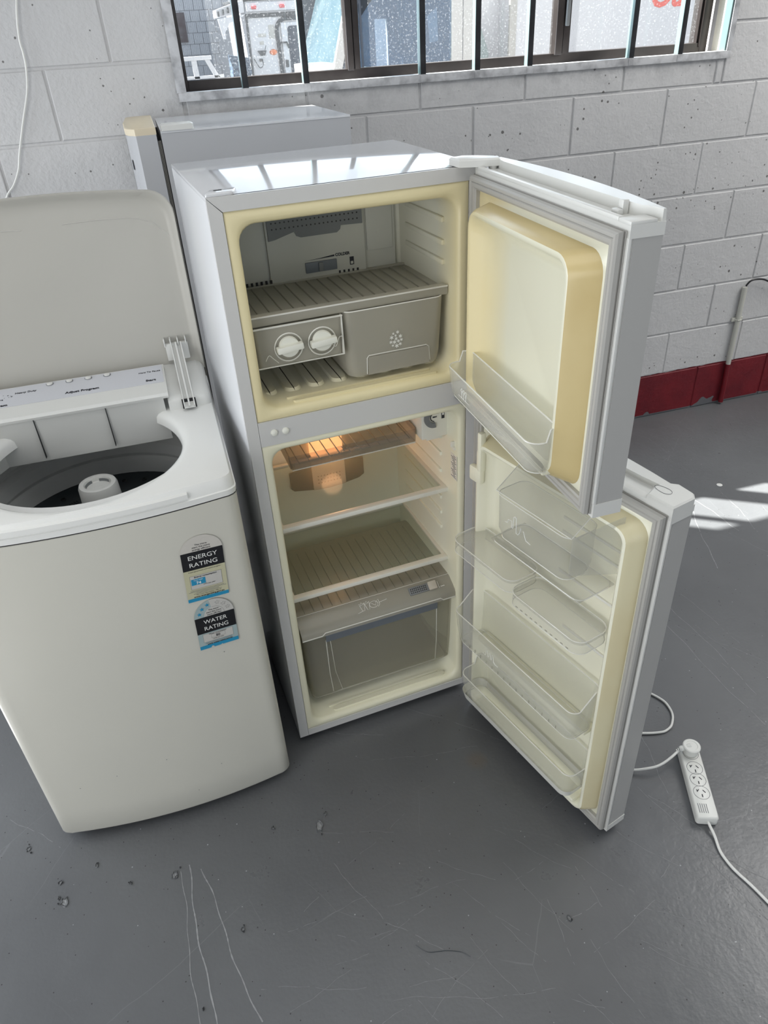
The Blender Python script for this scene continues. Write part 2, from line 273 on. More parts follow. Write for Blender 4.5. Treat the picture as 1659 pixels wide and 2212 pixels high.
# ------------------------------------------------------------------ mesh builder
class MB:
    def __init__(s, *mats): s.bm = bmesh.new(); s.mats = list(mats); s.mi = 0
    def use(s, m):
        if m not in s.mats: s.mats.append(m)
        s.mi = s.mats.index(m); return s
    def face(s, vs):
        try: f = s.bm.faces.new(vs); f.material_index = s.mi; return f
        except ValueError: return None
    def poly(s, pts): return s.face([s.bm.verts.new(p) for p in pts])
    def box(s, x0, x1, y0, y1, z0, z1, bev=0.0, seg=2, mtx=None, taper=None):
        t = bmesh.new(); bmesh.ops.create_cube(t, size=1)
        for v in t.verts:
            top = v.co.z > 0
            v.co = Vector((x0+(v.co.x+.5)*(x1-x0), y0+(v.co.y+.5)*(y1-y0), z0+(v.co.z+.5)*(z1-z0)))
        if bev > 0: bmesh.ops.bevel(t, geom=t.edges[:], offset=bev, segments=seg, profile=0.6, affect='EDGES')
        s.merge(t, mtx); return s
    def merge(s, t, mtx=None):
        mp = {}
        for v in t.verts: mp[v.index] = None
        t.verts.ensure_lookup_table()
        vs = [s.bm.verts.new((mtx @ v.co) if mtx else v.co) for v in t.verts]
        for i, v in enumerate(t.verts): v.index = i
        for f in t.faces: s.face([vs[v.index] for v in f.verts])
        t.free()
    def loft(s, loops, cap0=False, cap1=False, closed=True, mtx=None):
        R = [[s.bm.verts.new((mtx @ Vector(p)) if mtx else p) for p in l] for l in loops]
        n = len(R[0])
        for a, b in zip(R[:-1], R[1:]):
            for i in range(n if closed else n-1):
                j = (i+1) % n; s.face([a[i], a[j], b[j], b[i]])
        if cap0: s.face(R[0][::-1])
        if cap1: s.face(R[-1])
        return s
    def tube(s, pts, r, n=8, caps=True, closed=False):
        pts = [Vector(p) for p in pts]; loops = []; prev = None; m = len(pts)
        for i, p in enumerate(pts):
            if closed: t = (pts[(i+1) % m]-pts[i-1])
            else: t = (pts[min(i+1, m-1)]-pts[max(i-1, 0)])
            t.normalize()
            if prev is None:
                a = Vector((0, 0, 1)) if abs(t.z) < 0.9 else Vector((1, 0, 0)); u = t.cross(a).normalized()
            else:
                u = (prev - t*prev.dot(t)).normalized()
            prev = u; v = t.cross(u)
            loops.append([p+(u*math.cos(k*2*PI/n)+v*math.sin(k*2*PI/n))*r for k in range(n)])
        if closed: loops.append(loops[0])
        return s.loft(loops, caps and not closed, caps and not closed)
    def lathe(s, prof, n=40, c=(0, 0), mtx=None, cap0=False, cap1=False):
        loops = [[(c[0]+r*math.cos(k*2*PI/n), c[1]+r*math.sin(k*2*PI/n), z) for k in range(n)] for r, z in prof]
        return s.loft(loops, cap0, cap1, mtx=mtx)
    def plate(s, pts2, z0, z1, mtx=None, bev=0):
        a = [(x, y, z0) for x, y in pts2]; b = [(x, y, z1) for x, y in pts2]
        if bev:
            cx = sum(p[0] for p in pts2)/len(pts2); cyy = sum(p[1] for p in pts2)/len(pts2)
            sh = lambda p: (p[0]-bev*(1 if p[0] > cx else -1), p[1]-bev*(1 if p[1] > cyy else -1))
            b0 = [(x, y, z1-bev) for x, y in pts2]; b = [(*sh(p), z1) for p in pts2]
            return s.loft([a, b0, b], True, True, mtx=mtx)
        return s.loft([a, b], True, True, mtx=mtx)
    def text(s, string, size, mtx, bold=0.0, shear=0.0, align='LEFT', ext=0.0003):
        c = bpy.data.curves.new('t', 'FONT'); c.body = string; c.size = size; c.offset = bold; c.shear = shear; c.align_x = align; c.extrude = ext; c.resolution_u = 3
        o = bpy.data.objects.new('t', c); me = bpy.data.meshes.new_from_object(o)
        vs = [s.bm.verts.new(mtx @ v.co) for v in me.vertices]
        for p in me.polygons: s.face([vs[i] for i in p.vertices])
        bpy.data.objects.remove(o); bpy.data.curves.remove(c); bpy.data.meshes.remove(me); return s
    def build(s, name, parent=None, label=None, smooth=38, kind=None, loc=None, rz=None, recalc=True):
        bm = s.bm
        if recalc: bmesh.ops.recalc_face_normals(bm, faces=bm.faces[:])
        me = bpy.data.meshes.new(name); bm.to_mesh(me); bm.free()
        for m in s.mats: me.materials.append(M[m])
        for p in me.polygons: p.use_smooth = True
        me.set_sharp_from_angle(angle=math.radians(smooth))
        o = bpy.data.objects.new(name, me); COL.objects.link(o)
        if parent: o.parent = parent
        if loc: o.location = loc
        if rz is not None: o.rotation_euler = (0, 0, rz)
        if label: o['label'] = label
        if kind: o['kind'] = kind
        return o
def empty(name, label, cat, loc=(0, 0, 0), rz=0, group=None):
    o = bpy.data.objects.new(name, None); COL.objects.link(o); o.empty_display_size = 0.1
    o.location = loc; o.rotation_euler = (0, 0, rz); o['label'] = label; o['category'] = cat
    if group: o['group'] = group
    return o
def tag(o, label, cat, group=None):
    o['label'] = label; o['category'] = cat
    if group: o['group'] = group
    return o
def struct(o, label=None):
    o['kind'] = 'structure'
    if label: o['label'] = label
    return o
def rrect(x0, x1, y0, y1, r, n=5):
    """rounded rectangle outline, counter-clockwise"""
    r = max(r, 1e-5); P = []
    for cx, cyy, a0 in ((x1-r, y1-r, 0), (x0+r, y1-r, 90), (x0+r, y0+r, 180), (x1-r, y0+r, 270)):
        for k in range(n+1):
            a = math.radians(a0+90*k/n); P.append((cx+r*math.cos(a), cyy+r*math.sin(a)))
    return P
def T(x, y, z): return Matrix.Translation((x, y, z))
def RX(a): return Matrix.Rotation(a, 4, 'X')
def RY(a): return Matrix.Rotation(a, 4, 'Y')
def RZ(a): return Matrix.Rotation(a, 4, 'Z')
def catmull(pts, k=6):
    P = [Vector(p) for p in pts]; out = []
    for i in range(len(P)-1):
        a, b, c, d = P[max(i-1, 0)], P[i], P[i+1], P[min(i+2, len(P)-1)]
        for j in range(k):
            t = j/k; out.append(0.5*((2*b)+(c-a)*t+(2*a-5*b+4*c-d)*t*t+(3*b-a-3*c+d)*t**3))
    out.append(P[-1]); return out
FRONT = RX(PI/2)     # text / plan (x,y) -> (x,z), facing -y
# ================================================================== SETTING
WX0, WX1, WZ0, WZ1 = -1.005, 1.035, 1.513, 2.42
RX0, RX1, RY0, CZ = -3.6, 3.4, -6.0, 3.3
b = MB('floor'); b.box(RX0-.2, RX1+.2, RY0-.2, .2, -.1, 0); fl = struct(b.build('floor'))
# worn scratches: thin ribbons of scuffed paint with ragged breaks
rs = random.Random(3)
b = MB('scuff')
EXTRA = []
for _ in range(34):
    x_, y_, a_ = rs.uniform(-1.25, -.25), rs.uniform(-2.2, -1.75), rs.choice([-1.0, -1.25, .1, .35, -.6])+rs.uniform(-.2, .2); l_ = rs.uniform(.05, .22); EXTRA.append((x_, y_, x_+l_*math.cos(a_), y_+l_*math.sin(a_), .0007, .3))
for _ in range(26):
    x_, y_, a_ = rs.uniform(-.3, 1.0), rs.uniform(-2.0, -.6), rs.choice([-1.5, -1.2, -.9])+rs.uniform(-.2, .2); l_ = rs.uniform(.08, .35); EXTRA.append((x_, y_, x_+l_*math.cos(a_), y_+l_*math.sin(a_), .0009, .3))
for ax, ay, bx, by, wd, st in SCR+EXTRA:
    b.use('scuff' if st >= .5 else 'scuff_faint'); d = Vector((bx-ax, by-ay)); ln_ = d.length; nn = Vector((-d.y, d.x)).normalized(); n = max(6, int(ln_/.006)); ph1, ph2 = rs.uniform(0, 6), rs.uniform(0, 6); run = []
    for k in range(n+1):
        t_ = k/n; wob = (.0045*math.sin(t_*7+ph1)+.0015*math.sin(t_*23+ph2))*min(1, ln_/.3); c_ = Vector((ax, ay))+d*t_+nn*wob; hw = wd*.66*rs.uniform(.45, 1.15)
        if rs.random() < (.015 if st >= .5 else .07) or k == n:
            if len(run) > 1: b.loft([[(p[0], p[1], .0004), (p[2], p[3], .0004)] for p in run], closed=False)
            run = []
        else: run.append((*(c_+nn*hw), *(c_-nn*hw)))
sc_o = b.build('scratches', fl); sc_o['kind'] = 'stuff'
b = MB('floor', 'scuff_faint')
for cx_, cy2, r_ in CHIP:
    for rep in range(3):
        ox, oy = (0, 0) if rep == 0 else (rs.uniform(-1.2, 1.2)*r_, rs.uniform(-1.5, 1.5)*r_); rr = r_*(.85 if rep == 0 else rs.uniform(.15, .35)); m_ = 14
        rad_ = [rs.uniform(.6, 1.25) for _ in range(m_)]
        def rg(s_, z_, jit=0): return [(cx_+ox+rr*s_*rad_[k]*math.cos(2*PI*k/m_)*.75+rs.uniform(-jit, jit), cy2+oy+rr*s_*rad_[k]*math.sin(2*PI*k/m_)+rs.uniform(-jit, jit), z_) for k in range(m_)]
        b.use('floor'); b.loft([rg(1.05, .0002), rg(.92, .0026, .0010), rg(.72, .0006, .0006)]); b.use('scuff_faint' if rep != 1 else 'floor'); b.loft([rg(.72, .0006, .0004), rg(.4, .0012, .0008), rg(.12, .0004)], False, True)
ch_o = b.build('paint_chips', fl, smooth=20); ch_o['kind'] = 'stuff'
# back wall: backing (mortar) with the window opening
b = MB('block'); MY = 0.0045; TH = 0.19
b.box(RX0, WX0, MY, TH, 0, CZ); b.box(WX1, RX1, MY, TH, 0, CZ); b.box(WX0, WX1, MY, TH, 0, WZ0); b.box(WX0, WX1, MY, TH, WZ1, CZ)
wb = struct(b.build('wall_back'))
cache = {}
G = 0.0035
def block_mesh(wd, ht):
    k = (round(wd, 3), round(ht, 3))
    if k in cache: return cache[k]
    t = MB('block'); b0 = 0.003
    a = [(-wd/2+G, MY+.004, -ht/2+G), (wd/2-G, MY+.004, -ht/2+G), (wd/2-G, MY+.004, ht/2-G), (-wd/2+G, MY+.004, ht/2-G)]
    c = [(x, b0, z) for x, _, z in a]; d = [(x-math.copysign(b0, x), 0, z-math.copysign(b0, z)) for x, _, z in a]
    t.loft([a, c, d], False, True)
    me = bpy.data.meshes.new('block'); bmesh.ops.recalc_face_normals(t.bm, faces=t.bm.faces[:]); t.bm.to_mesh(me); t.bm.free(); me.materials.append(M['block'])
    cache[k] = me; return me
def place_block(x0, x1, z0, z1):
    if x1-x0 < .02 or z1-z0 < .02: return
    o = bpy.data.objects.new('block', block_mesh(x1-x0, z1-z0)); COL.objects.link(o); o.parent = wb
    o.location = ((x0+x1)/2, random.uniform(-.0012, .0012), (z0+z1)/2); o.rotation_euler = (0, random.uniform(-.002, .002), random.uniform(-.003, .003))
ZOFF = 0.0208
for k in range(0, 11):
    z0 = max(0.0, ZOFF+.2*k-(.02 if k == 0 else 0)); z1 = ZOFF+.2*(k+1)
    for n in range(-7, 7):
        x0 = .4*n+(.2 if k % 2 else 0); x1 = x0+.4
        if x1 > 2.6 or x0 < -2.9: continue
        if z1 <= WZ0 or z0 >= WZ1 or x1 <= WX0 or x0 >= WX1: place_block(x0, x1, z0, z1)
        else:
            if z0 < WZ0: place_block(x0, x1, z0, WZ0) if (x0 >= WX0 and x1 <= WX1) else None
            if x0 < WX0:
                place_block(x0, WX0, z0, z1)
                if z0 < WZ0: place_block(WX0, x1, z0, WZ0)
            if x1 > WX1:
                place_block(WX1, x1, z0, z1)
                if z0 < WZ0: place_block(x0, WX1, z0, WZ0)
# rough rendered reveal on the right
b = MB('rub'); b.loft([[(WX1+.0, y, WZ0), (WX1-.008-.004*math.sin(y*60), y, WZ0), (WX1-.008-.004*math.sin(y*60), y, WZ1), (WX1+.0, y, WZ1)] for y in [.01+.0058*i for i in range(14)]]); struct(b.build('trim_1'))
# other walls
b = MB('wall'); b.box(RX1, RX1+.2, RY0, .19, 0, CZ); struct(b.build('wall_right'))
b = MB('wall'); b.box(RX0, -2.4, RY0-.2, RY0, 0, CZ); b.box(1.6, RX1, RY0-.2, RY0, 0, CZ); b.box(-2.4, 1.6, RY0-.2, RY0, 2.7, CZ); struct(b.build('wall_rear'))
b = MB('wall'); b.box(RX0-.2, RX0, RY0, -5.0, 0, CZ); b.box(RX0-.2, RX0, -2.2, -1.4, 0, CZ); b.box(RX0-.2, RX0, .0, .19, 0, CZ); b.box(RX0-.2, RX0, -5.0, .0, 2.5, CZ); struct(b.build('wall_left'))
b = MB('ceiling'); b.box(RX0-.2, RX1+.2, RY0-.2, .19, CZ, CZ+.1); struct(b.build('ceiling'))

# ---------------------------------------------------------------- window
wr = MB('bronze'); 
FY0, FY1 = .085, .135
wr.box(WX0+.004, WX0+.03, FY0, FY1, WZ0+.0, WZ1, .002); wr.box(WX1-.062, WX1-.030, FY0, FY1, WZ0, WZ1, .002)
wr.box(WX0+.03, WX1-.062, FY0, FY1, WZ0-.002, WZ0+.044, .002); wr.box(WX0+.03, WX1-.062, FY0, FY1, WZ1-.03, WZ1, .002)
win = struct(wr.build('window_1'), 'bronze aluminium sliding window behind security bars')
b = MB('bronze'); b.box(WX1-.068, WX1-.064, FY0-.004, FY1, WZ0+.03, WZ1-.03); b.box(WX1-.076, WX1-.073, FY0+.004, FY1, WZ0+.03, WZ1-.03); b.build('track', win)
for x0, x1, lab in ((-.432, -.384, None), (.350, .412, None)):
    b = MB('bronze'); b.box(x0, x0+(x1-x0)*.44, FY0-.012, FY1-.015, WZ0+.040, WZ1-.03, .002); b.box(x0+(x1-x0)*.56, x1, FY0+.0, FY1+.0, WZ0+.040, WZ1-.03, .002)
    b.box(x0+(x1-x0)*.42, x0+(x1-x0)*.60, FY0+.008, FY1, WZ0+.04, WZ1-.03); b.build('mullion', win)
b = MB('panelgrey'); b.box(.385, .396, FY0-.022, FY0-.004, 1.64, 1.80, .003); b.build('sash_handle', win)
for x0, x1 in ((WX0+.03, -.432), (-.384, .350), (.412, WX1-.064)):
    b = MB('pane'); b.poly([(x0, FY0+.022, WZ0+.044), (x1, FY0+.022, WZ0+.044), (x1, FY0+.022, WZ1-.03), (x0, FY0+.022, WZ1-.03)]); b.build('pane', win)
# outside sill plate and painted angle with bars
gr = empty('window_grille', 'white painted steel angle frame with dark upright security bars across the window', 'window bars', (0, 0, WZ0))
b = MB('winframe')
def fr(x0, x1, z0, z1): b.box(x0, x1, -.012, -.006, z0, z1, .0012); 
fr(WX0-.012, WX1+.010, 1.505, 1.530); fr(WX0-.016, WX0+.014, 1.530, WZ1+.02); fr(WX1-.010, WX1+.012, 1.530, WZ1+.02); fr(WX0+.014, WX1-.010, WZ1-.01, WZ1+.02)
b.box(WX0+.010, WX1-.008, -.006, .026, 1.524, 1.530, .001); b.box(WX0+.008, WX0+.014, -.006, .026, 1.530, WZ1, .001)
b.use('bar_side'); b.box(WX1-.016, WX1-.010, -.006, .028, 1.530, WZ1, .001)
fo = b.build('frame', gr); fo.location = (0, 0, -WZ0)
for x in (-.80, -.598, -.190, .010, .210, .618, .824):
    b = MB('bar', 'bar_side'); b.box(-.0095, .0095, -.0115, .016, 1.512, WZ1, .001)
    b.use('bar_side'); b.box(-.0105, -.0095, -.010, .015, 1.531, WZ1-.01)
    o = b.build('bar', gr); o.location = (x, 0, -WZ0)
b = MB('winframe')
for x in (-.80, -.598, -.190, .010, .210, .618, .824): b.box(x-.012, x+.012, -.0135, -.010, 1.507, 1.527, .001)
o = b.build('weld_plate', gr); o.location = (0, 0, -WZ0); o['kind'] = 'stuff'

# ---------------------------------------------------------------- wall services
b = MB('cord'); pts = [(-1.39, -.006, 2.1), (-1.40, -.006, 1.95), (-1.403, -.007, 1.854), (-1.429, -.012, 1.758), (-1.441, -.012, 1.697), (-1.441, -.012, 1.662), (-1.445, -.012, 1.622), (-1.461, -.012, 1.563), (-1.494, -.012, 1.491), (-1.532, -.012, 1.404), (-1.549, -.012, 1.359), (-1.577, -.012, 1.315), (-1.608, -.012, 1.283), (-1.645, -.012, 1.21), (-1.70, -.012, 1.0), (-1.72, -.012, .7), (-1.73, -.012, .3), (-1.73, -.01, .01)]
b.tube(catmull(pts), .0032, 6); tag(b.build('wall_cable'), 'thin pale cable hanging loosely down the block wall at far left', 'cable')
cn = empty('conduit', 'painted electrical conduit rising from floor at right, lower end painted red', 'conduit', (1.36, 0, 0))
b = MB('pvc'); b.tube([(0, -.016, .215), (-.003, -.016, .590)], .0115, 12); b.build('upper_pipe', cn)
b = MB('redpaint'); b.tube([(.006, -.016, .012), (0, -.016, .215)], .012, 12); b.build('lower_pipe', cn, 'lower length painted red')
b = MB('pvc'); b.box(-.030, .028, -.012, -.002, .428, .446, .002); b.tube([(-.014, -.010, .437), (-.008, -.026, .437), (.006, -.028, .437), (.014, -.010, .437)], .004, 6); b.build('saddle_clip', cn)
b = MB('black'); b.tube(catmull([(1.3585, -.018, .597), (1.368, -.026, .618), (1.388, -.03, .625), (1.426, -.03, .622), (1.465, -.028, .608), (1.54, -.022, .57), (1.62, -.015, .50), (1.68, -.01, .40)]), .0042, 8)
tag(b.build('black_cable'), 'black cable bending out of the conduit top toward the right', 'cable')
b = MB('cord'); b.lathe([(0.0001, 0), (.011, 0), (.012, .002), (.009, .004), (.0001, .004)], 20); tag(b.build('floor_disc', loc=(.87, -.655, 0)), 'small round white plastic disc on the floor beside the sunlit patch', 'disc')
b = MB('tub_dark'); b.tube(catmull([(-.94, -1.99, .0012), (-.92, -2.012, .0012), (-.88, -2.022, .0012), (-.85, -2.035, .0012), (-.835, -2.05, .0012)]), .0006, 4); tag(b.build('thread'), 'thin dark thread curled on the grey floor in the foreground', 'thread')
# ================================================================== MAIN REFRIGERATOR
FX, FY, PH, FW, FD, FH, FZ = -1.0723, -1.3801, 0.0765, .5303, .4495, 1.4508, .0315
fridge = empty('refrigerator', 'white two-door refrigerator standing open, aged cream interior, doors swung to the right', 'refrigerator', (FX, FY, 0), PH)
b = MB('enamel_side')
b.box(0, .018, .006, FD, FZ, FH-.004, .002); b.box(FW-.018, FW, .006, FD, FZ, FH-.004, .002)
b.box(0.018, FW-.018, FD-.01, FD, FZ, FH-.004); b.box(.018, FW-.018, .01, FD-.01, FZ, FZ+.012)
b.use('enamel'); b.box(-.0005, FW+.0005, .002, FD+.001, FH-.008, FH, .0022)
b.use('dark'); b.box(.018, FW-.018, .0115, .020, .952, 1.018)
b.build('cabinet', fridge)
# front frame strips, mitred
def strip(pts, name='front_strip', m='frame_grey', y0=-.0005, y1=.010):
    b = MB(m); a = [(x, y0, z) for x, z in pts]; c = [(x, y1, z) for x, z in pts]; b.loft([a, c], True, True); return b.build(name, fridge)
e = .0006
strip([(0, FH), (FW, FH), (FW-.0245-e, FH-.0255), (.0245+e, FH-.0255)])
strip([(0, FH-e*2), (.0245, FH-.0255-e*2), (.0245, FZ), (0, FZ)])
strip([(FW, FH-e*2), (FW, FZ), (FW-.0245, FZ), (FW-.0245, FH-.0255-e*2)])
strip([(.0252, 1.0125), (FW-.0252, 1.0125), (FW-.0252, .9565), (.0252, .9565)])
strip([(.0252, .0535), (FW-.0252, .0535), (FW-.0252, FZ), (.0252, FZ)])
for x, z in ((.0565, .985), (.081, .984)):
    b = MB('knob'); b.lathe([(.0001, .0045), (.004, .0042), (.0068, .0028), (.0075, .0), (.0075, -.001)], 18, mtx=T(x, -.0008, z) @ RX(PI/2)); b.build('plug_button', fridge)
# hinge cover plates on the cabinet top
b = MB('enamel'); P = rrect(.006, .056, -.040, -.004, .006); b.plate([(x+.012*(y+.022)/.03, y+.045) for x, y in P], FH, FH+.006, bev=.002); b.build('corner_cap', fridge)
b = MB('dark'); b.box(.020, .034, .026, .030, FH+.006, FH+.0066); b.build('cap_slot', fridge)
b = MB('wplastic'); b.plate([(.474, .026), (.476, -.014), (.496, -.024), (.548, -.042), (.556, -.024), (.528, .014), (.500, .030)], FH+.001, FH+.015, bev=.003); b.build('hinge_cover', fridge)
b = MB('metal'); b.box(.474, .506, -.030, .0, .974, .986, .002); b.box(.480, .500, -.030, -.022, .966, .992, .001); b.build('hinge', fridge)
# feet
for x in (.05, FW-.05):
    for y in (.05, FD-.06):
        b = MB('black'); b.lathe([(.0001, 0), (.018, 0), (.018, .010), (.008, .012), (.008, FZ+.002), (.0001, FZ+.002)], 14); b.build('foot', fridge, loc=(x, y, 0))
# ---- freezer compartment liner
def liner(name, m, loops, parent=fridge):
    b = MB(m); L = [[(x, y, z) for x, z in rrect(x0, x1, z0, z1, r, 6)] for y, x0, x1, z0, z1, r in loops]
    b.loft(L, False, True); return b.build(name, parent, smooth=50)
X0, X1 = .0255, FW-.0255
fzl = liner('freezer_liner', 'frz_liner', [(.003, X0, X1, 1.0130, 1.4245, .001), (.0012, X0+.003, X1-.003, 1.016, 1.4215, .006), (.0008, .040, .490, 1.026, 1.408, .03), (.004, .0455, .4845, 1.031, 1.402, .034), (.012, .0475, .482, 1.035, 1.398, .034),
    (.05, .050, .480, 1.040, 1.394, .032), (.25, .054, .476, 1.043, 1.390, .030), (.284, .060, .470, 1.050, 1.384, .028), (.290, .075, .455, 1.065, 1.370, .02)])
frl = liner('fridge_liner', 'fr_liner', [(.003, X0, X1, .0540, .9560, .001), (.0012, X0+.002, X1-.002, .0565, .9535, .006), (.0008, .038, .494, .066, .945, .030), (.004, .0425, .4895, .071, .941, .034), (.012, .0445, .487, .074, .939, .034),
    (.05, .047, .485, .077, .937, .032), (.33, .051, .481, .080, .933, .030), (.372, .060, .472, .088, .925, .026), (.380, .080, .452, .105, .905, .02)])
# floor ribs of the freezer
fy0 = .06
for i in range(8):
    x = .078+.053*i; b = MB('frz_liner'); pl = rrect(x-.026, x+.012, fy0, .262, .017, 5)
    b.loft([[(px, py, 1.0405) for px, py in pl], [(px+(.003 if px < x-.0075 else -.003), py+(.003 if py < .15 else -.003), 1.0475) for px, py in pl]], False, True); b.build('floor_rib', fridge)
for y0, y1, x0, x1 in ((.013, .024, .11, .44), (.032, .038, .10, .43)):
    b = MB('frz_liner'); pl = rrect(x0, x1, y0, y1, (y1-y0)*.48, 4); b.loft([[(px, py, 1.034) for px, py in pl], [(px, py, 1.0405 if y0 < .03 else 1.042) for px, py in pl]], False, True); b.build('sill_rib', fridge)
for z in (1.26, 1.30, 1.345):
    for x0, x1 in ((.4725, .481), (.046, .056)):
        b = MB('frz_liner'); b.box(x0, x1, .06, .26, z-.005, z+.006, .0035); b.build('side_rib', fridge)
# evaporator cover
b = MB('panel'); b.box(.075, .455, .2785, .292, 1.06, 1.385, .002); b.box(.150, .378, .270, .280, 1.205, 1.385, .003); b.build('back_panel', fridge)
b = MB('panelgrey'); z0 = 1.302
b.plate([(.155, 1.384), (.155, z0), (.170, z0+.002), (.215, z0+.014), (.219, z0+.004), (.228, z0), (.312, z0), (.320, z0+.006), (.322, z0+.014), (.373, z0+.012), (.373, 1.384)], 0, .004, mtx=T(0, .2700, 0) @ RX(PI/2)); gp = b.build('grey_grille', fridge)
b = MB('black')
for j in range(3):
    for i in range(21):
        x = .165+.0098*i; z = 1.326+.0125*j
        b.lathe([(.0001, .0), (.0019, 0)], 8, mtx=T(x, .2656, z) @ RX(PI/2))
o = b.build('vent_holes', gp); o['kind'] = 'stuff'
b = MB('handle_blue'); b.box(.232, .306, .266, .271, 1.222, 1.245, .001); b.use('panelgrey'); b.box(.262, .272, .262, .267, 1.224, 1.243, .001)
b.use('ink'); b.plate([(.232, 1.249), (.302, 1.2505), (.302, 1.2545), (.268, 1.251)], 0, .0004, mtx=T(0, .2698, 0) @ RX(PI/2))
b.text('COLDER', .009, T(.304, .2695, 1.250) @ FRONT, .0003)
b.box(.338, .348, .2693, .2698, 1.226, 1.244); b.use('panel'); b.box(.340, .346, .2690, .2694, 1.228, 1.234); b.build('temperature_slider', fridge)
b = MB('panel'); b.box(.385, .448, .2755, .280, 1.25, 1.382, .001); b.build('cover_plate', fridge)
# ---- freezer shelf and the ice tray unit
b = MB('frost'); b.box(.052, .480, .062, .276, 1.203, 1.207, .001); b.box(.050, .478, .040, .063, 1.198, 1.2175, .003); b.box(.052, .480, .268, .276, 1.203, 1.2115, .001); b.use('edge'); b.box(.0505, .4775, .0388, .0412, 1.2150, 1.2182, .0008); fs = b.build('freezer_shelf', fridge)
for i in range(16):
    x = .075+.0255*i; b = MB('rib'); b.box(x-.0012, x+.0012, .072, .262, 1.207, 1.2092, .0005); b.build('shelf_rib', fs)
b = MB('dark')
for i in range(6): b.box(.092+.011*i, .097+.011*i, .2685, .2705, 1.2115, 1.219)
for i in range(5): b.box(.310+.011*i, .314+.011*i, .2685, .2705, 1.2115, 1.217)
o = b.build('shelf_slots', fs); o['kind'] = 'stuff'
b = MB('frost')
b.loft([[(x, y, 1.197) for x, y in rrect(.051, .236, .034, .22, .006, 3)], [(x, y, 1.110) for x, y in rrect(.054, .233, .040, .21, .010, 3)], [(x, y, 1.112) for x, y in rrect(.057, .230, .043, .207, .010, 3)], [(x, y, 1.197) for x, y in rrect(.054, .233, .037, .217, .006, 3)]], False, False)
b.poly([(.057, .044, 1.112), (.230, .044, 1.112), (.230, .206, 1.112), (.057, .206, 1.112)])
b.use('edge'); b.box(.051, .237, .033, .0352, 1.1935, 1.197, .0006); b.box(.2335, .2365, .034, .044, 1.112, 1.196, .0008)
b.tube([(.052, .0375, 1.112), (.235, .0375, 1.112)], .0014, 6)
ice = b.build('ice_tray_unit', fridge)
for cx in (.119, .190):
    b = MB('edge')
    b.lathe([(.0275, 0), (.0290, .0015), (.0305, 0)], 30, mtx=T(cx, .0352, 1.149) @ RX(PI/2))
    b.use('knob'); M4 = T(cx, .0352, 1.151) @ RX(PI/2)
    b.lathe([(.0215, 0), (.0215, .006), (.0200, .0085), (.0001, .009)], 30, mtx=M4, cap1=True)
    b.box(-.0275, .0275, -.0065, .0065, .003, .019, .0025, mtx=M4 @ RZ(.08)); b.build('ice_knob', ice)
for pp in ([(.068, .034, 1.128), (.076, .0335, 1.139), (.084, .0335, 1.131), (.094, .034, 1.120)], [(.210, .034, 1.140), (.218, .0335, 1.133), (.226, .0335, 1.150), (.233, .034, 1.152)]):
    b = MB('edge'); b.tube(catmull(pp), .0007, 4); b.build('moulded_line', ice)
# bucket
b = MB('frost')
L = [[(x, y, 1.198) for x, y in rrect(.238, .468, .034, .255, .020, 5)], [(x, y, 1.075) for x, y in rrect(.244, .462, .038, .25, .022, 5)], [(x, y, 1.052) for x, y in rrect(.247, .458, .041, .246, .024, 5)], [(x, y, 1.049) for x, y in rrect(.258, .446, .052, .236, .020, 5)]]
L2 = [[(x, y, 1.053) for x, y in rrect(.256, .450, .050, .238, .020, 5)], [(x, y, 1.198) for x, y in rrect(.2405, .4655, .0365, .2525, .018, 5)]]
b.loft(L, False, True); b.loft(L2, True, False)
b.use('edge'); b.tube([(x, y, 1.198) for x, y in rrect(.2388, .4672, .0348, .254, .02, 5)], .0016, 5, closed=True)
bk = b.build('ice_bucket', fridge)
b = MB('edge'); b.tube([(.284, .0372, 1.056), (.286, .0372, 1.092), (.290, .0368, 1.097), (.424, .0368, 1.097), (.430, .0368, 1.092), (.432, .0372, 1.060)], .0011, 5)
b.use('dark'); b.build('handle_cutout', bk)
b = MB('frost_lid'); b.plate([(.287, 1.054), (.288, 1.094), (.428, 1.094), (.430, 1.056)], 0, .0018, mtx=T(0, .0365, 0) @ RX(PI/2)); b.build('handle_recess', bk)
b = MB('whiteink')
def flake(cx, cz, r, y):
    for k in range(3):
        a = PI*k/3+.4; dx, dz = math.cos(a)*r, math.sin(a)*r; n = Vector((-dz, 0, dx)).normalized()*r*.16; c0 = Vector((cx, y, cz))
        b.poly([c0+Vector((-dx, 0, -dz))-n, c0+Vector((dx, 0, dz))-n, c0+Vector((dx, 0, dz))+n, c0+Vector((-dx, 0, -dz))+n])
for dx, dz, r in ((0, .0, .0038), (-.010, .004, .0045), (.010, .004, .0045), (-.006, .012, .003), (.004, .014, .0038), (-.012, -.006, .0038), (-.004, -.007, .0045), (.005, -.006, .0038), (.012, -.004, .0036), (-.008, -.014, .003), (.001, -.016, .0048), (.009, -.013, .0038), (-.001, .007, .003)):
    flake(.353+dx, 1.124+dz, r, .0345)
b.build('snowflake_print', bk)
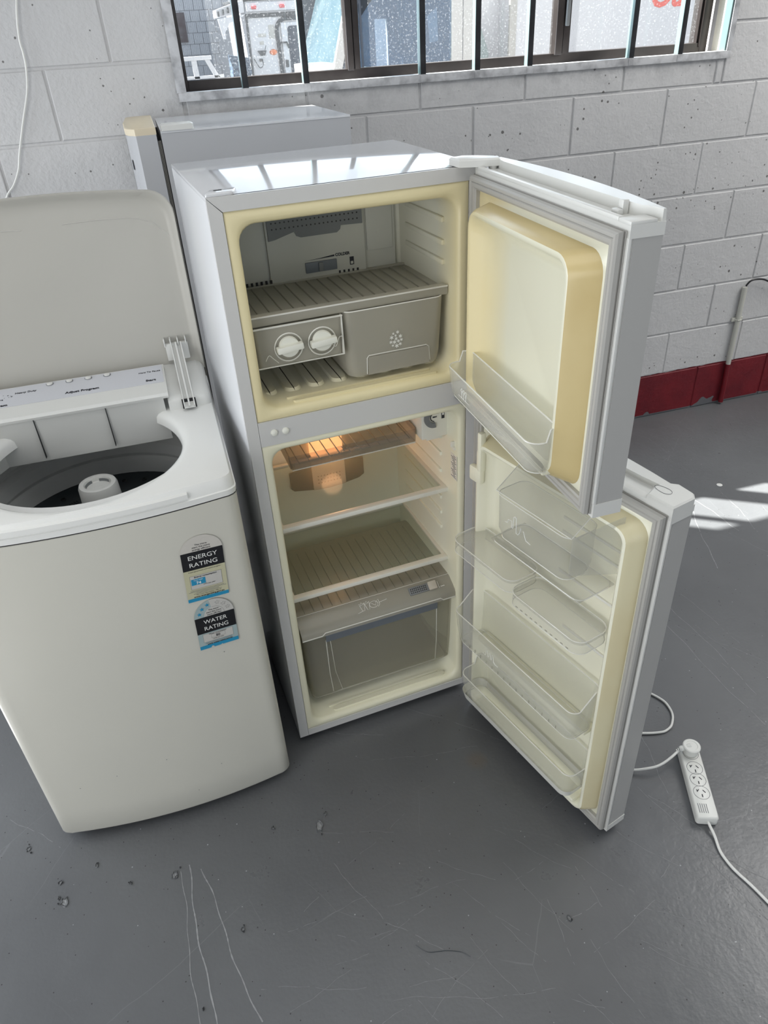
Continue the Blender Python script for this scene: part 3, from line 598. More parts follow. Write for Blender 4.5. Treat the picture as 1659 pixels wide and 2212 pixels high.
# ---- refrigerator compartment
for z0 in (.555, .602, .65, .73, .78, .828, .872):
    for x0, x1 in ((.4785, .4875), (.043, .051)):
        b = MB('fr_liner'); b.box(x0, x1, .09, .335, z0-.005, z0+.006, .0035); b.build('side_rib', fridge)
def glass_shelf(z, name='glass_shelf'):
    b = MB('glass_shelf'); b.box(.056, .478, .070, .362, z+.002, z+.0062); s = b.build(name, fridge)
    b = MB('shelf_trim'); b.box(.046, .486, .056, .074, z-.003, z+.0095, .003); b.build('front_trim', s)
    for x0, x1 in ((.047, .058), (.474, .484)):
        b = MB('shelf_trim'); b.loft([[(x0, .07, z-.002), (x1, .07, z-.002), (x1, .07, z+.008), (x0, .07, z+.008)], [(x0, .355, z-.002), (x1, .355, z-.002), (x1, .355, z+.008), (x0, .355, z+.008)]], True, True); b.build('side_trim', s)
    b = MB('shelf_trim'); b.box(.06, .474, .352, .364, z-.001, z+.008, .002); b.build('back_trim', s)
glass_shelf(.690); glass_shelf(.470)
# chiller tray under the compartment ceiling
b = MB('chill'); z = .835
b.box(.100, .412, .085, .345, z, z+.003, .001)
b.loft([[(.098, .100, z+.003), (.414, .100, z+.003), (.406, .082, z-.0), (.106, .082, z-.0)], [(.096, .094, z+.030), (.416, .094, z+.030), (.410, .080, z+.028), (.102, .080, z+.028)]], False, False)
b.loft([[(.098, .09, z), (.102, .345, z), (.102, .345, z+.05), (.096, .09, z+.035)], [(.101, .09, z), (.105, .345, z), (.105, .345, z+.05), (.099, .09, z+.035)]], True, True)
b.loft([[(.411, .09, z), (.411, .345, z), (.411, .345, z+.05), (.413, .09, z+.035)], [(.414, .09, z), (.414, .345, z), (.414, .345, z+.05), (.416, .09, z+.035)]], True, True)
b.use('edge'); b.tube([(.100, .081, z+.001), (.410, .081, z+.001)], .0014, 6)
tr = b.build('chiller_tray', fridge)
for i in range(12):
    x = .122+.0255*i; b = MB('rib', 'edge'); b.use('edge' if 1 < i < 7 else 'rib'); b.box(x-.0009, x+.0009, .10, .33, z+.003, z+.0056); b.build('tray_rib', tr)  # ribs near the lamp are paler, its glow put into their material
b = MB('whiteink')
ic = [(.205, .868), (.225, .868), (.232, .878), (.238, .872), (.236, .890), (.242, .876), (.250, .886), (.256, .872), (.266, .878), (.280, .871), (.290, .876), (.272, .880), (.262, .872), (.282, .868), (.300, .869)]
b.tube([(x, .10+(zz-.868)*1.5, z+.0065) for x, zz in ic], .0006, 4); b.build('etched_icon', tr)
# lamp cover and grille on the back wall
b = MB('lamp_cover'); pl = rrect(.213, .306, .690, .795, .01, 4); b.loft([[(x, .379, zz) for x, zz in pl], [(x*.98+.005, .362, zz*.985+.011) for x, zz in pl]], False, True); b.build('lamp_cover', fridge)
ld = bpy.data.lights.new('fridge_lamp', 'POINT'); ld.energy = 0.30; ld.color = (1.0, .55, .28); ld.shadow_soft_size = .03
lo = bpy.data.objects.new('fridge_lamp', ld); COL.objects.link(lo); lo.parent = fridge; lo.location = (.26, .345, .78)
b = MB('grille'); pl = [(.148, .655), (.148, .604), (.156, .596), (.212, .586), (.212, .66)]
b.plate(pl, 0, .006, mtx=T(0, .378, 0) @ RX(PI/2)); b.plate([(.309, .66), (.309, .586), (.350, .592), (.366, .602), (.366, .655)], 0, .006, mtx=T(0, .378, 0) @ RX(PI/2))
b.use('grille_mid'); b.plate([(.212, .70), (.212, .586), (.26, .583), (.309, .586), (.309, .70)], 0, .009, mtx=T(0, .378, 0) @ RX(PI/2)); b.use('dark')
for j in range(3):
    for i in range(8): b.lathe([(.0001, 0), (.0016, 0)], 6, mtx=T(.228+.0092*i, .3687, .606+.011*j) @ RX(PI/2))
b.build('air_grille', fridge)
# thermostat box
b = MB('shelf_trim'); b.box(.418, .4855, .060, .16, .848, .9375, .003); b.box(.432, .470, .063, .14, .842, .850, .002); th = b.build('thermostat_box', fridge)
b = MB('panelgrey'); b.loft([[(.450+r*math.cos(math.radians(a)), yy, .903+r*math.sin(math.radians(a))) for a in range(80, 281, 10) ] for r, yy in ((.013, .0595), (.013, .056), (.026, .056), (.026, .0595))], False, False, closed=False); b.build('thermostat_dial', th)
b = MB('ink'); b.loft([[(.452+r*math.cos(math.radians(a)), .0593, .903+r*math.sin(math.radians(a))) for a in range(95, 266, 10)] for r in (.0095, .0115)], closed=False)
b.text('COLDER', .0075, T(.455, .0592, .918) @ FRONT, .0002); b.text('MAX', .005, T(.447, .0592, .902) @ FRONT, .0002); b.box(.470, .4775, .0588, .0594, .896, .912); b.use('whiteink'); b.box(.4715, .476, .0585, .0589, .905, .9105); b.build('dial_print', th)
# door switch and rating label on the right wall
b = MB('shelf_trim'); b.box(.4815, .489, .016, .030, .826, .834, .002); b.box(.4760, .489, .020, .026, .834, .848, .002); b.build('door_switch', fridge)
b = MB('shelf_trim', 'ink'); b.box(.4850, .4868, .008, .040, .744, .812)
b.use('inkgrey')
for i in range(14):
    z0 = .748+.0045*i; b.box(.4846, .4850, .010+.003*(i % 3), .037-.004*((i*7) % 4), z0, z0+.0018)
b.build('rating_label', fridge)
# ---- crisper
b = MB('frost_lid'); th2 = .003
def sheet(prof, x0, x1, t=.003):
    lo = []
    for x in (x0, x1):
        top = [(x, y, z) for y, z in prof]; bot = [(x, y, z-t) for y, z in reversed(prof)]; lo.append(top+bot)
    b.loft(lo, True, True)
sheet([(.345, .418), (.058, .418), (.048, .4155), (.026, .401), (.016, .392), (.0125, .383), (.012, .371)], .049, .492)
lid = b.build('crisper_lid', fridge)
for i in range(16):
    x = .075+.0255*i; b = MB('rib'); b.box(x-.0011, x+.0011, .062, .320, .418, .4200, .0004); b.build('lid_rib', lid)
b = MB('edge'); b.tube([(.050, .0115, .371), (.104, .0115, .371), (.112, .0115, .379), (.442, .0115, .379), (.450, .0115, .371), (.491, .0115, .371)], .0014, 6); b.tube([(.052, .056, .4180), (.490, .056, .4180)], .0007, 5); b.build('lid_edge', lid)
b = MB('panelgrey'); nrm = math.atan2(.0145, .022)
Ms = T(.400, .0375, .4085) @ RX(nrm)
b.box(-.040, .022, -.011, .011, -.001, .004, .002, mtx=Ms); b.use('grille_mid'); b.box(.016, .040, -.012, .012, .0, .009, .003, mtx=Ms)
b.use('black')
for j in range(3):
    for i in range(9): b.box(-.036+.0054*i, -.0335+.0054*i, -.0075+.0055*j, -.0045+.0055*j, .004, .0046, mtx=Ms)
b.use('whiteink'); b.box(.044, .0452, -.010, .008, .0028, .0034, mtx=Ms); b.box(.044, .047, -.0105, -.0095, .0028, .0034, mtx=Ms)
for i in range(3): b.box(.050+.004*i, .0525+.004*i, -.010, -.0078, .0028, .0034, mtx=Ms)
b.build('humidity_slider', lid)
b = MB('whiteink')
Mi = T(.245, .0345, .4070) @ RX(nrm)
def ipl(pts, r=.00055): b.tube([Mi @ Vector((x, y, .0006)) for x, y in pts], r, 4)
ipl([(-.036, -.013), (-.018, -.009)]); ipl([(.028, .001), (.050, .004)])
for dx in (-.020, -.006):
    ipl([(dx-.006, .006), (dx-.002, -.010), (dx+.004, -.010), (dx+.007, .008), (dx-.006, .006), (dx-.008, .011), (dx-.003, .009), (dx, .014), (dx+.002, .009), (dx+.008, .011), (dx+.007, .007)])
ipl([(.010+.012*math.cos(a*.5)+.002, -.0+.009*math.sin(a*.5)) for a in range(14)]); ipl([(.006, .004), (.016, -.004), (.020, .006), (.027, .010), (.028, -.004), (.022, -.009)])
b.build('etched_icon', lid)
# crisper drawer
b = MB('crisp')
out = lambda z, i: [(x, y, z) for x, y in rrect(.054+i, .494-i, .034+i*2.0, .33, .014, 4)]
L = [out(.366, 0), out(.200, .004), out(.110, .008), out(.096, .013)]
b.loft(L, False, True); L = [out(.099, .015), out(.112, .011), out(.366, .003)]; b.loft(L, True, False)
b.use('edge'); b.tube([(x, y, .3655) for x, y in rrect(.055, .493, .0352, .329, .013, 4)], .0013, 5, closed=True)
b.tube([(x, y, .098) for x, y in rrect(.069, .479, .062, .30, .012, 4)], .0012, 5, closed=True)
dr = b.build('crisper_drawer', fridge)
b = MB('handle_blue'); b.loft([[(.116, .0300, .3285), (.440, .0300, .3285), (.440, .0285, .3540), (.116, .0285, .3540)], [(.116, .0345, .3285), (.440, .0345, .3285), (.440, .0335, .3540), (.116, .0335, .3540)]], True, True); b.build('handle_strip', dr)
for pp, rr in (([(.1165, .036, .330), (.1175, .043, .20), (.123, .0505, .116)], .0013), ([(.440, .036, .330), (.441, .043, .20), (.4395, .0505, .116)], .0013), ([(.128, .036, .330), (.134, .043, .20), (.150, .0505, .112)], .0009),
        ([(.135, .052, .1115), (.44, .052, .1115)], .0010), ([(.492, .040, .36), (.489, .044, .24), (.486, .047, .12)], .0012)):
    b = MB('edge'); b.tube(pp, rr, 5); b.build('moulded_line', dr)
b = MB('fr_liner'); 
pl = rrect(.110, .455, .016, .029, .006, 4); b.loft([[(x, y, .073) for x, y in pl], [(x, y, .0795) for x, y in pl]], False, True); b.build('floor_rib', fridge)
b = MB('fr_liner'); pl = rrect(.100, .440, .034, .039, .0024, 3); b.loft([[(x, y, .075) for x, y in pl], [(x, y, .0805) for x, y in pl]], False, True); b.build('floor_rib', fridge)

# ================================================================== DOORS
def door_xform(o, hu, hv, a): o.location = (hu, hv, 0); o.rotation_euler = (0, 0, a-PI/2)
def bow(L, T, amt, y0=0.0, n=12, r=.006):
    """plan outline of a door: flat inner face at y=y0, gently bowed outer face"""
    P = [(0, y0), (L, y0)]
    for k in range(n+1):
        t = k/n; x = L*(1-t); P.append((x, T+amt*4*t*(1-t)))
    return P
def gasket(x0, x1, z0, z1, parent, wd=.020, dp=.016):
    loops = []
    for w_, y in ((0, -.0005), (-.001, -.003), (.0015, -.0048), (-.001, -.006), (.0005, -dp*.8), (.003, -dp), (wd*.35, -dp), (wd*.42, -dp+.002), (wd*.5, -dp), (wd*.78, -dp+.001), (wd*.84, -dp+.004), (wd, -dp+.006), (wd, -.001)):
        loops.append([(x, y, z) for x, z in ((x0+w_, z0+w_), (x1-w_, z0+w_), (x1-w_, z1-w_), (x0+w_, z1-w_))])
    b = MB('gasket'); b.loft(loops[:4]); b.use('gasket'); b.loft(loops[3:])
    b.use('gasket_dark'); d = [[(x, y, z) for x, z in ((x0+w_, z0+w_), (x1-w_, z0+w_), (x1-w_, z1-w_), (x0+w_, z1-w_))] for w_, y in ((.0005, -.0045), (-.0012, -.0060), (-.0008, -.0075), (.0005, -.0085))]
    b.loft(d); return b.build('gasket', parent, smooth=25)
def clear_bin(x0, x1, yb, yf, z0, z1, parent, m='clear', name='door_bin', r=.02, taper=.006, ztabs=.012, lip=True):
    """open bin against the liner: yb back, yf front (negative)"""
    b = MB(m)
    o0 = lambda z, i: [(x, y, z) for x, y in rrect(x0+i, x1-i, yf+i, yb, r, 5)]
    ztop = lambda pts: [(x, y, z1+(ztabs if y > yb-.022 else 0)) for x, y, _ in pts]
    b.loft([ztop(o0(z1, 0)), o0((z0+z1)/2, taper*.4), o0(z0+.008, taper), o0(z0, taper+.006)], False, True)
    b.loft([o0(z0+.003, taper+.006), o0(z0+.01, taper+.0025), ztop(o0(z1, .0025))], True, False)
    if lip:
        b.use('edge'); pts = [p for p in ztop(o0(z1, .001))]; b.tube(pts, .0014, 5, closed=True)
        b.tube(o0(z0+.001, taper+.004), .0011, 5, closed=True)
    return b
def icon(b, pts, x, y, z, s=1.0, r=.00055):
    b.tube([(x+px*s, y, z+pz*s) for px, pz in pts], r, 4)

# ---- freezer door
L, Td = .5186, .0522
b = MB('door_skin'); P = bow(L, Td, .020); P2 = [(x, y if i > 1 else .006) for i, (x, y) in enumerate(P)]
b.plate(P2, 1.000, 1.430); b.use('wplastic'); b.box(.002, L-.001, .0005, .0065, .998, 1.432, .001)
fdoor = b.build('freezer_door', fridge, smooth=30); door_xform(fdoor, .5105, -.0145, -.0697)
b = MB('wplastic'); top = 1.4526
b.plate([(x, y) for x, y in bow(L+.001, Td+.001, .020, y0=-.0005)], 1.429, top-.006)
# trough edges: inner lip, raised outer ridge
b.box(0, L-.03, -.001, .008, top-.007, top, .002)
rid = [(0.004, .040)]+[(L*t, .034) for t in (.1, .3, .5, .7, .85)]+[(L-.035, .036), (L-.022, .044), (L, .047)]
R0 = [(x, y, top-.008) for x, y in rid]+[(L*(1-k/10)*(1)+.0, Td+.001+.020*4*(k/10)*(1-k/10), top-.008) for k in range(11)]
R1 = [(x, y, top+.010) for x, y, _ in R0[:len(rid)]]+[(x, y-.002, top+.010) for x, y, _ in R0[len(rid):]]
b.loft([R0, R1], True, True)
b.lathe([(.008, top-.006), (.009, top+.010), (.006, top+.013), (.0001, top+.013)], 14, c=(.012, .030))
b.box(L-.072, L-.060, .024, .034, top-.007, top+.013, .002); b.box(L-.074, L-.056, .014, .024, top-.007, top+.002, .003)
b.box(L-.03, L+.001, -.001, .040, top-.007, top-.001, .002)
b.build('top_cap', fdoor, smooth=35)
b = MB('wplastic'); b.plate([(x, y) for x, y in bow(L+.001, Td+.001, .020, y0=-.0005)], .975, 1.0015); b.build('bottom_cap', fdoor)
b = MB('wplastic'); b.box(.0, L+.001, -.0014, .0035, 1.001, 1.430, .0012); b.build('inner_frame', fdoor, label='white edge strip around the inner face')
gasket(.008, L-.005, .982, 1.438, fdoor, .022, .017)
b = MB('door_liner_up')
def bulge(loops, b): b.loft([[(x, y, z) for x, z in rrect(x0, x1, z0, z1, r, 6)] for y, x0, x1, z0, z1, r in loops], False, True)
bulge([(-.002, .024, .497, .998, 1.422, .004), (-.0045, .034, .490, 1.004, 1.408, .03), (-.010, .062, .482, 1.010, 1.404, .034)], b)
b.bm.faces.ensure_lookup_table(); b.bm.faces.remove(b.bm.faces[-1])
b.use('door_liner_rim'); bulge([(-.010, .062, .482, 1.010, 1.404, .034), (-.042, .078, .461, 1.022, 1.400, .036), (-.050, .084, .455, 1.028, 1.396, .034)], b); b.bm.faces.ensure_lookup_table(); b.bm.faces.remove(b.bm.faces[-1])
b.use('door_liner_up'); bulge([(-.050, .084, .455, 1.028, 1.396, .034), (-.0515, .089, .450, 1.034, 1.391, .030), (-.048, .094, .445, 1.040, 1.386, .028), (-.030, .104, .438, 1.046, 1.376, .028), (-.016, .122, .426, 1.052, 1.362, .030), (-.012, .140, .412, 1.066, 1.350, .03)], b)
lnr = b.build('door_liner', fdoor, smooth=55)
b = MB('door_liner_up'); b.box(.09, .446, -.060, -.012, 1.030, 1.040, .003); b.build('liner_shelf', fdoor)
b = clear_bin(.078, .456, -.040, -.092, 1.037, 1.100, fdoor, 'clear2', r=.022, taper=.005, ztabs=.022)
b.use('whiteink'); y = -.0925
for dx in (0, .010, .020):
    icon(b, [(-.004, .003), (-.004, .008), (0, .011), (.004, .008), (.003, .003), (-.001, .004), (.001, -.010), (.002, .003)], .165+dx, y, 1.071, .9)
icon(b, [(-.016, -.010), (.036, -.010)], .165, y, 1.071); b.build('door_bin', fdoor)

# ---- refrigerator door
L2, T2 = .5317, .0578; z0d, z1d = .0260, .9699
b = MB('door_skin'); P = bow(L2, T2, .020); P2 = [(x, y if i > 1 else .006) for i, (x, y) in enumerate(P)]
b.plate(P2, z0d+.018, z1d-.022); b.use('wplastic'); b.box(.002, L2-.001, .0005, .0065, z0d+.018, z1d-.022, .001)
rdoor = b.build('fridge_door', fridge, smooth=30); door_xform(rdoor, .5098, -.0447, .1977)
b = MB('wplastic'); b.plate([(x, y) for x, y in bow(L2+.001, T2+.001, .020, y0=-.0005)], z1d-.024, z1d-.010)
b.box(0, L2-.055, -.001, .016, z1d-.011, z1d-.004, .002); b.plate([(0, .050)]+[(L2*t, .046) for t in (.2, .4, .6, .8)]+[(L2-.05, .050)]+[(L2*(.9-k/10), T2+.001+.020*4*((k+1)/10)*(1-(k+1)/10)) for k in range(10)], z1d-.011, z1d)
pl = [(L2-.056, -.001), (L2+.001, -.001), (L2+.0015, T2-.004), (L2-.008, T2+.006), (L2-.045, T2+.010), (L2-.060, T2-.002), (L2-.066, .030)]
b.loft([[(x, y, z1d-.030) for x, y in pl], [(x, y, z1d+.004) for x, y in pl], [(x-.0025*(1 if x > L2-.03 else -1), y-.0025*(1 if y > .03 else -1), z1d+.007) for x, y in pl]], True, True)
b.build('top_cap', rdoor)
b = MB('inkgrey'); dp = [(L2-.042+.012*math.cos(a)*(1 if math.cos(a) > 0 else 1.9), .030+.009*math.sin(a), z1d+.0074) for a in [2*PI*k/24 for k in range(24)]]
b.tube(dp, .0004, 4, closed=True); b.build('screw_cover_outline', rdoor)
b = MB('wplastic'); b.plate([(x, y) for x, y in bow(L2+.001, T2+.001, .020, y0=-.0005)], z0d, z0d+.020); b.build('bottom_cap', rdoor)
b = MB('wplastic'); b.box(.0, L2+.001, -.0014, .0035, z0d+.018, z1d-.022, .0012); b.build('inner_frame', rdoor)
gasket(.008, L2-.006, z0d+.008, z1d-.014, rdoor, .022, .017)
b = MB('door_liner_low')
bulge([(-.002, .022, .510, .050, .940, .004), (-.0045, .034, .504, .058, .928, .03), (-.008, .040, .500, .062, .924, .034)], b); b.bm.faces.ensure_lookup_table(); b.bm.faces.remove(b.bm.faces[-1])
b.use('door_side_low'); bulge([(-.008, .040, .500, .062, .924, .034), (-.036, .050, .487, .070, .914, .030), (-.043, .055, .481, .074, .910, .028)], b); b.bm.faces.ensure_lookup_table(); b.bm.faces.remove(b.bm.faces[-1])
b.use('door_liner_low'); bulge([(-.043, .055, .481, .074, .910, .028), (-.045, .060, .476, .080, .905, .024), (-.042, .064, .472, .085, .901, .022), (-.024, .070, .466, .090, .894, .022), (-.013, .078, .458, .098, .886, .022), (-.010, .090, .446, .112, .874, .022)], b)
b.build('door_liner', rdoor, smooth=55)
b = MB('door_liner_low')   # moulded catch on the hinge side upright
b.box(.058, .072, -.046, -.030, .838, .938, .005); b.box(.032, .072, -.046, -.032, .808, .846, .005); b.build('moulded_catch', rdoor)
for z, d in ((.105, .050), (.350, .046)):
    b = MB('door_liner_low'); b.box(.080, .458, -d, -.010, z-.014, z, .004); b.build('liner_shelf', rdoor)
for z in (.835, .800, .700, .560):
    b = MB('edge'); b.box(.30 if z > .6 else .33, .462, -.014, -.009, z-.003, z+.003, .0015); b.build('liner_rib', rdoor)
# bottle box (dairy) with slanting lid
b = MB('clearbox'); zb = .775
F0 = rrect(.200, .412, -.112, -.030, .022, 5)
b.loft([[(x, y, .882) for x, y in F0], [(x, y, .80) for x, y in rrect(.202, .410, -.111, -.030, .022, 5)], [(x, y, zb) for x, y in rrect(.208, .404, -.104, -.030, .022, 5)]], False, True)
b.use('edge'); b.tube([(x, y, .882) for x, y in F0], .0011, 5, closed=True); b.tube([(x, y, zb+.002) for x, y in rrect(.207, .405, -.105, -.030, .022, 5)], .0012, 5, closed=True)
bb = b
bb.use('whiteink'); icon(bb, [(-.030, .0), (-.022, .002), (-.021, .010), (-.010, .012), (-.010, -.004), (-.006, -.004), (-.005, .024), (-.001, .027), (.003, .024), (.004, -.010), (.010, -.011), (.014, -.004), (.017, .010), (.020, .002), (.025, .006), (.030, -.006), (.034, -.012), (.046, -.014)], .265, -.1118, .828, 1.0, .0008)
bb.build('bottle_box', rdoor)
b = MB('clearbox'); b.loft([[(.200, -.108, .884), (.412, -.108, .884), (.412, -.030, .938), (.200, -.030, .938)], [(.200, -.108, .8865), (.412, -.108, .8865), (.412, -.030, .9405), (.200, -.030, .9405)]], True, True)
b.use('edge'); b.tube([(.200, -.108, .885), (.412, -.108, .885)], .0011, 5); b.tube([(.200, -.108, .885), (.200, -.03, .939)], .0010, 5); b.tube([(.412, -.108, .885), (.412, -.03, .939)], .0010, 5); b.build('box_lid', rdoor)
b = MB('clearbox'); b.loft([[(.412, -.106, .80), (.460, -.030, .80), (.460, -.030, .93), (.412, -.106, .885)], [(.4145, -.106, .80), (.4625, -.030, .80), (.4625, -.030, .93), (.4145, -.106, .885)]], True, True)
b.box(.198, .455, -.116, -.022, .764, .7675, .001); b.use('edge'); b.tube([(x, y, .766) for x, y in rrect(.198, .455, -.117, -.022, .02, 5)], .0014, 5, closed=True); b.build('box_support', rdoor)
def flat_shelf(x0, x1, z, yf, lp, nm='half_shelf'):
    b = MB('clear2'); P0 = rrect(x0, x1, yf, -.022, .026, 6)
    b.plate(P0, z, z+.0025)
    lo0 = [(x, y, z-.024) for x, y in P0]; lo1 = [(x, y, z+.008) for x, y in P0]
    b.use('clear2'); b.loft([lo0, lo1]); b.use('edge'); b.tube(lo1, .0012, 5, closed=True); b.tube(lo0, .0009, 5, closed=True)
    b.use('rib')
    if lp:
        for i in range(11):
            x = x0+.03+(x1-x0-.06)*i/10; b.box(x-.0035, x+.0035, yf-.0006, yf-.0001, z-.020, z-.018)
    b.build(nm, rdoor)
flat_shelf(.052, .262, .672, -.112, False); flat_shelf(.256, .466, .652, -.112, True)
b = clear_bin(.050, .470, -.022, -.104, .352, .452, rdoor, 'clear', r=.020, taper=.007, ztabs=.034)
b.use('whiteink')
icon(b, [(-.022, -.006), (-.012, -.006), (-.010, .012), (-.006, .013), (-.004, -.004), (0, -.004), (.001, .012), (.005, .012), (.007, -.004), (.011, -.004), (.012, .012), (.016, .012), (.018, -.006), (.024, -.010), (.034, -.010)], .190, -.1012, .400, 1.0, .0007)
b.use('rib')
for i in range(16): b.box(.09+.022*i-.0008, .09+.022*i+.0008, -.0985, -.0975, .362, .372)
b.build('door_bin', rdoor)
b = clear_bin(.066, .474, -.020, -.094, .150, .236, rdoor, 'clear', r=.022, taper=.006, ztabs=.030)
b.use('edge'); b.loft([[(x, y, .176) for x, y in rrect(.068, .472, -.0955, -.020, .022, 5)], [(x, y, .152) for x, y in rrect(.073, .467, -.0905, -.020, .022, 5)]])
b.use('dark')
for i in range(17): b.box(.092+.0215*i, .103+.0215*i, -.0905, -.0885, .159, .163)
b.build('door_bin', rdoor)
# ================================================================== WASHING MACHINE
WW, WD, ZS = .5866, .600, .9128
washer = empty('washing_machine', 'white top-loading washing machine with its lid up, in front of the refrigerators', 'washing machine', (-1.7042, -1.4741, 0), .0055)
def wfront(inset=0.0, y_add=0.0, r=.030, bowd=.031, n=16):
    """plan outline: straight back and sides, bowed front with rounded corners (counter-clockwise from back right)"""
    x0, x1 = inset, WW-inset; P = [(x1, WD-inset), (x0, WD-inset)]
    fy = lambda x: -bowd*(1-((x-WW/2)/(WW/2))**2)+inset+y_add
    for k in range(5):
        a = PI+PI/2*k/4; P.append((x0+r+r*math.cos(a), fy(x0+r)+r*.72+r*.72*math.sin(a)))
    for k in range(1, n): P.append((x0+r+(x1-x0-2*r)*k/n, fy(x0+r+(x1-x0-2*r)*k/n)))
    for k in range(5):
        a = 1.5*PI+PI/2*k/4; P.append((x1-r+r*math.cos(a), fy(x1-r)+r*.72+r*.72*math.sin(a)))
    return P
b = MB('wbody')
b.loft([[(x, y, z) for x, y in wfront(i)] for z, i in ((.034, .010), (.026, .004), (.034, 0), (.12, 0), (ZS-.001, 0), (ZS+.001, .003), (ZS-.01, .010))], False, False)
b.build('cabinet', washer, smooth=40)



b = MB('dark'); b.plate(wfront(.012), .036, .042); b.build('base_plate', washer)
for x in (.06, WW-.06):
    for y in (.06, WD-.08):
        b = MB('black'); b.lathe([(.0001, 0), (.02, 0), (.022, .008), (.010, .012), (.010, .040)], 14); b.build('foot', washer, loc=(x, y, 0))
# deck with the opening
CXo, CYo, Ro = .293, .205, .205
ZD = .958
def ray_outline(P, a):
    d = Vector((math.cos(a), math.sin(a))); o = Vector((CXo, CYo)); best = None
    for i in range(len(P)):
        p, q = Vector(P[i]), Vector(P[(i+1) % len(P)]); e_ = q-p; den = d.x*e_.y-d.y*e_.x
        if abs(den) < 1e-9: continue
        w_ = p-o; t_ = (w_.x*e_.y-w_.y*e_.x)/den; u_ = (w_.x*d.y-w_.y*d.x)/den
        if t_ > 0 and -1e-6 <= u_ <= 1+1e-6 and (best is None or t_ < best): best = t_
    return o+d*best
NA = 128
angs = sorted(set([2*PI*k/NA for k in range(NA)]+[math.atan2(y-CYo, x-CXo) % (2*PI) for x, y in wfront()]))
def ring(P, z, f=1.0): return [(*ray_outline(P, a), z) for a in angs]
def hole(rx, z, ry=None):
    out_ = []
    for a in angs:
        c, s_ = math.cos(a), math.sin(a); r_ = rx
        if s_ > 0: # squarer towards the console
            r_ = rx*(1+.16*s_*s_)
        out_.append((CXo+r_*c, CYo+r_*s_, z))
    return out_
OP = wfront(); b = MB('wdeck')
b.loft([ring(wfront(.004), ZS+.002), ring(wfront(-.0005), ZS+.0035), ring(wfront(-.0015), ZS+.016), ring(wfront(.001), ZS+.0175), ring(wfront(.003), ZD-.006), ring(wfront(.006), ZD-.001), ring(wfront(.012), ZD),
        hole(Ro+.022, ZD-.0005), hole(Ro+.012, ZD-.002), hole(Ro+.004, ZD-.007), hole(Ro, ZD-.014), hole(Ro-.001, ZD-.030), hole(Ro+.004, ZD-.034), hole(Ro+.018, ZD-.036)])
b.build('top_deck', washer, smooth=42)
b = MB('wdeck')   # stepped lip along the front, ending at a notch
pts = [p for p in wfront(-.0015) if p[1] < .06 and p[0] < .50]
lo = [(x, y-.0020, ZS+.0225) for x, y in pts]; hi = [(x, y-.0022, ZS+.033) for x, y in pts]; hb = [(x, y+.012, ZS+.0385) for x, y in pts]; lb = [(x, y+.012, ZS+.0205) for x, y in pts]
b.loft([[a, c, d, e2] for a, c, d, e2 in zip(lo, hi, hb, lb)], True, True); b.build('front_lip', washer, smooth=40)
# tub
b = MB('tub'); tc_ = (.293, .300)
b.lathe([(.240, .925), (.272, .915), (.276, .860), (.268, .835), (.262, .826), (.266, .818), (.270, .812), (.262, .806), (.256, .800), (.2545, .770), (.258, .764), (.262, .758), (.257, .752), (.255, .748), (.252, .705)], 72, c=tc_)
b.build('tub', washer, smooth=25)
b = MB('tub_dark'); b.lathe([(.256, .690), (.255, .714), (.235, .708), (.20, .703), (.10, .720), (.05, .735), (.0001, .735)], 64, c=tc_); tb = b.build('agitator_base', washer, smooth=50)
b = MB('black', 'tub_dark')
for i in range(26):
    a = 2*PI*i/26; r = .222; b.lathe([(.0065, .7065), (.0055, .7088), (.0035, .7082), (.0001, .7070)], 12, c=(tc_[0]+r*math.cos(a), tc_[1]+r*math.sin(a)))
for i in range(12):
    a = 2*PI*i/12
    for j in range(4):
        aa = a+.035*j; p = Vector((math.cos(aa), math.sin(aa), 0)); b.tube([Vector((*tc_, .705+.002))+p*.155, Vector((*tc_, .7065))+p*.185], .0022, 5)
o = b.build('drain_holes', washer); o['kind'] = 'stuff'
b = MB('wplastic'); ag = (.288, .303)
b.lathe([(.050, .715), (.0455, .800), (.0445, .826), (.0415, .833), (.036, .8345), (.031, .833), (.029, .829), (.0285, .823), (.0265, .8215), (.0001, .8235)], 48, c=ag); agt = b.build('agitator', washer, smooth=35)
b = MB('panelgrey')
for i in range(4):
    a0 = i*PI/2+.55; L0 = [[(ag[0]+r*math.cos(a0+k*.12), ag[1]+r*math.sin(a0+k*.12), z) for k in range(9)] for r, z in ((.0268, .8222), (.0284, .8285))]; b.loft(L0, closed=False)
b.build('cap_slots', agt)['kind'] = 'stuff'
# console
CF = .352                                   # front face plane
b = MB('wplastic')
prof = [(CF+.016, .880), (CF+.012, .895), (CF+.006, .985), (CF+.004, .990)]
xs = (.105, .475)
b.loft([[(x, y, z) for y, z in prof] for x in xs], closed=False)
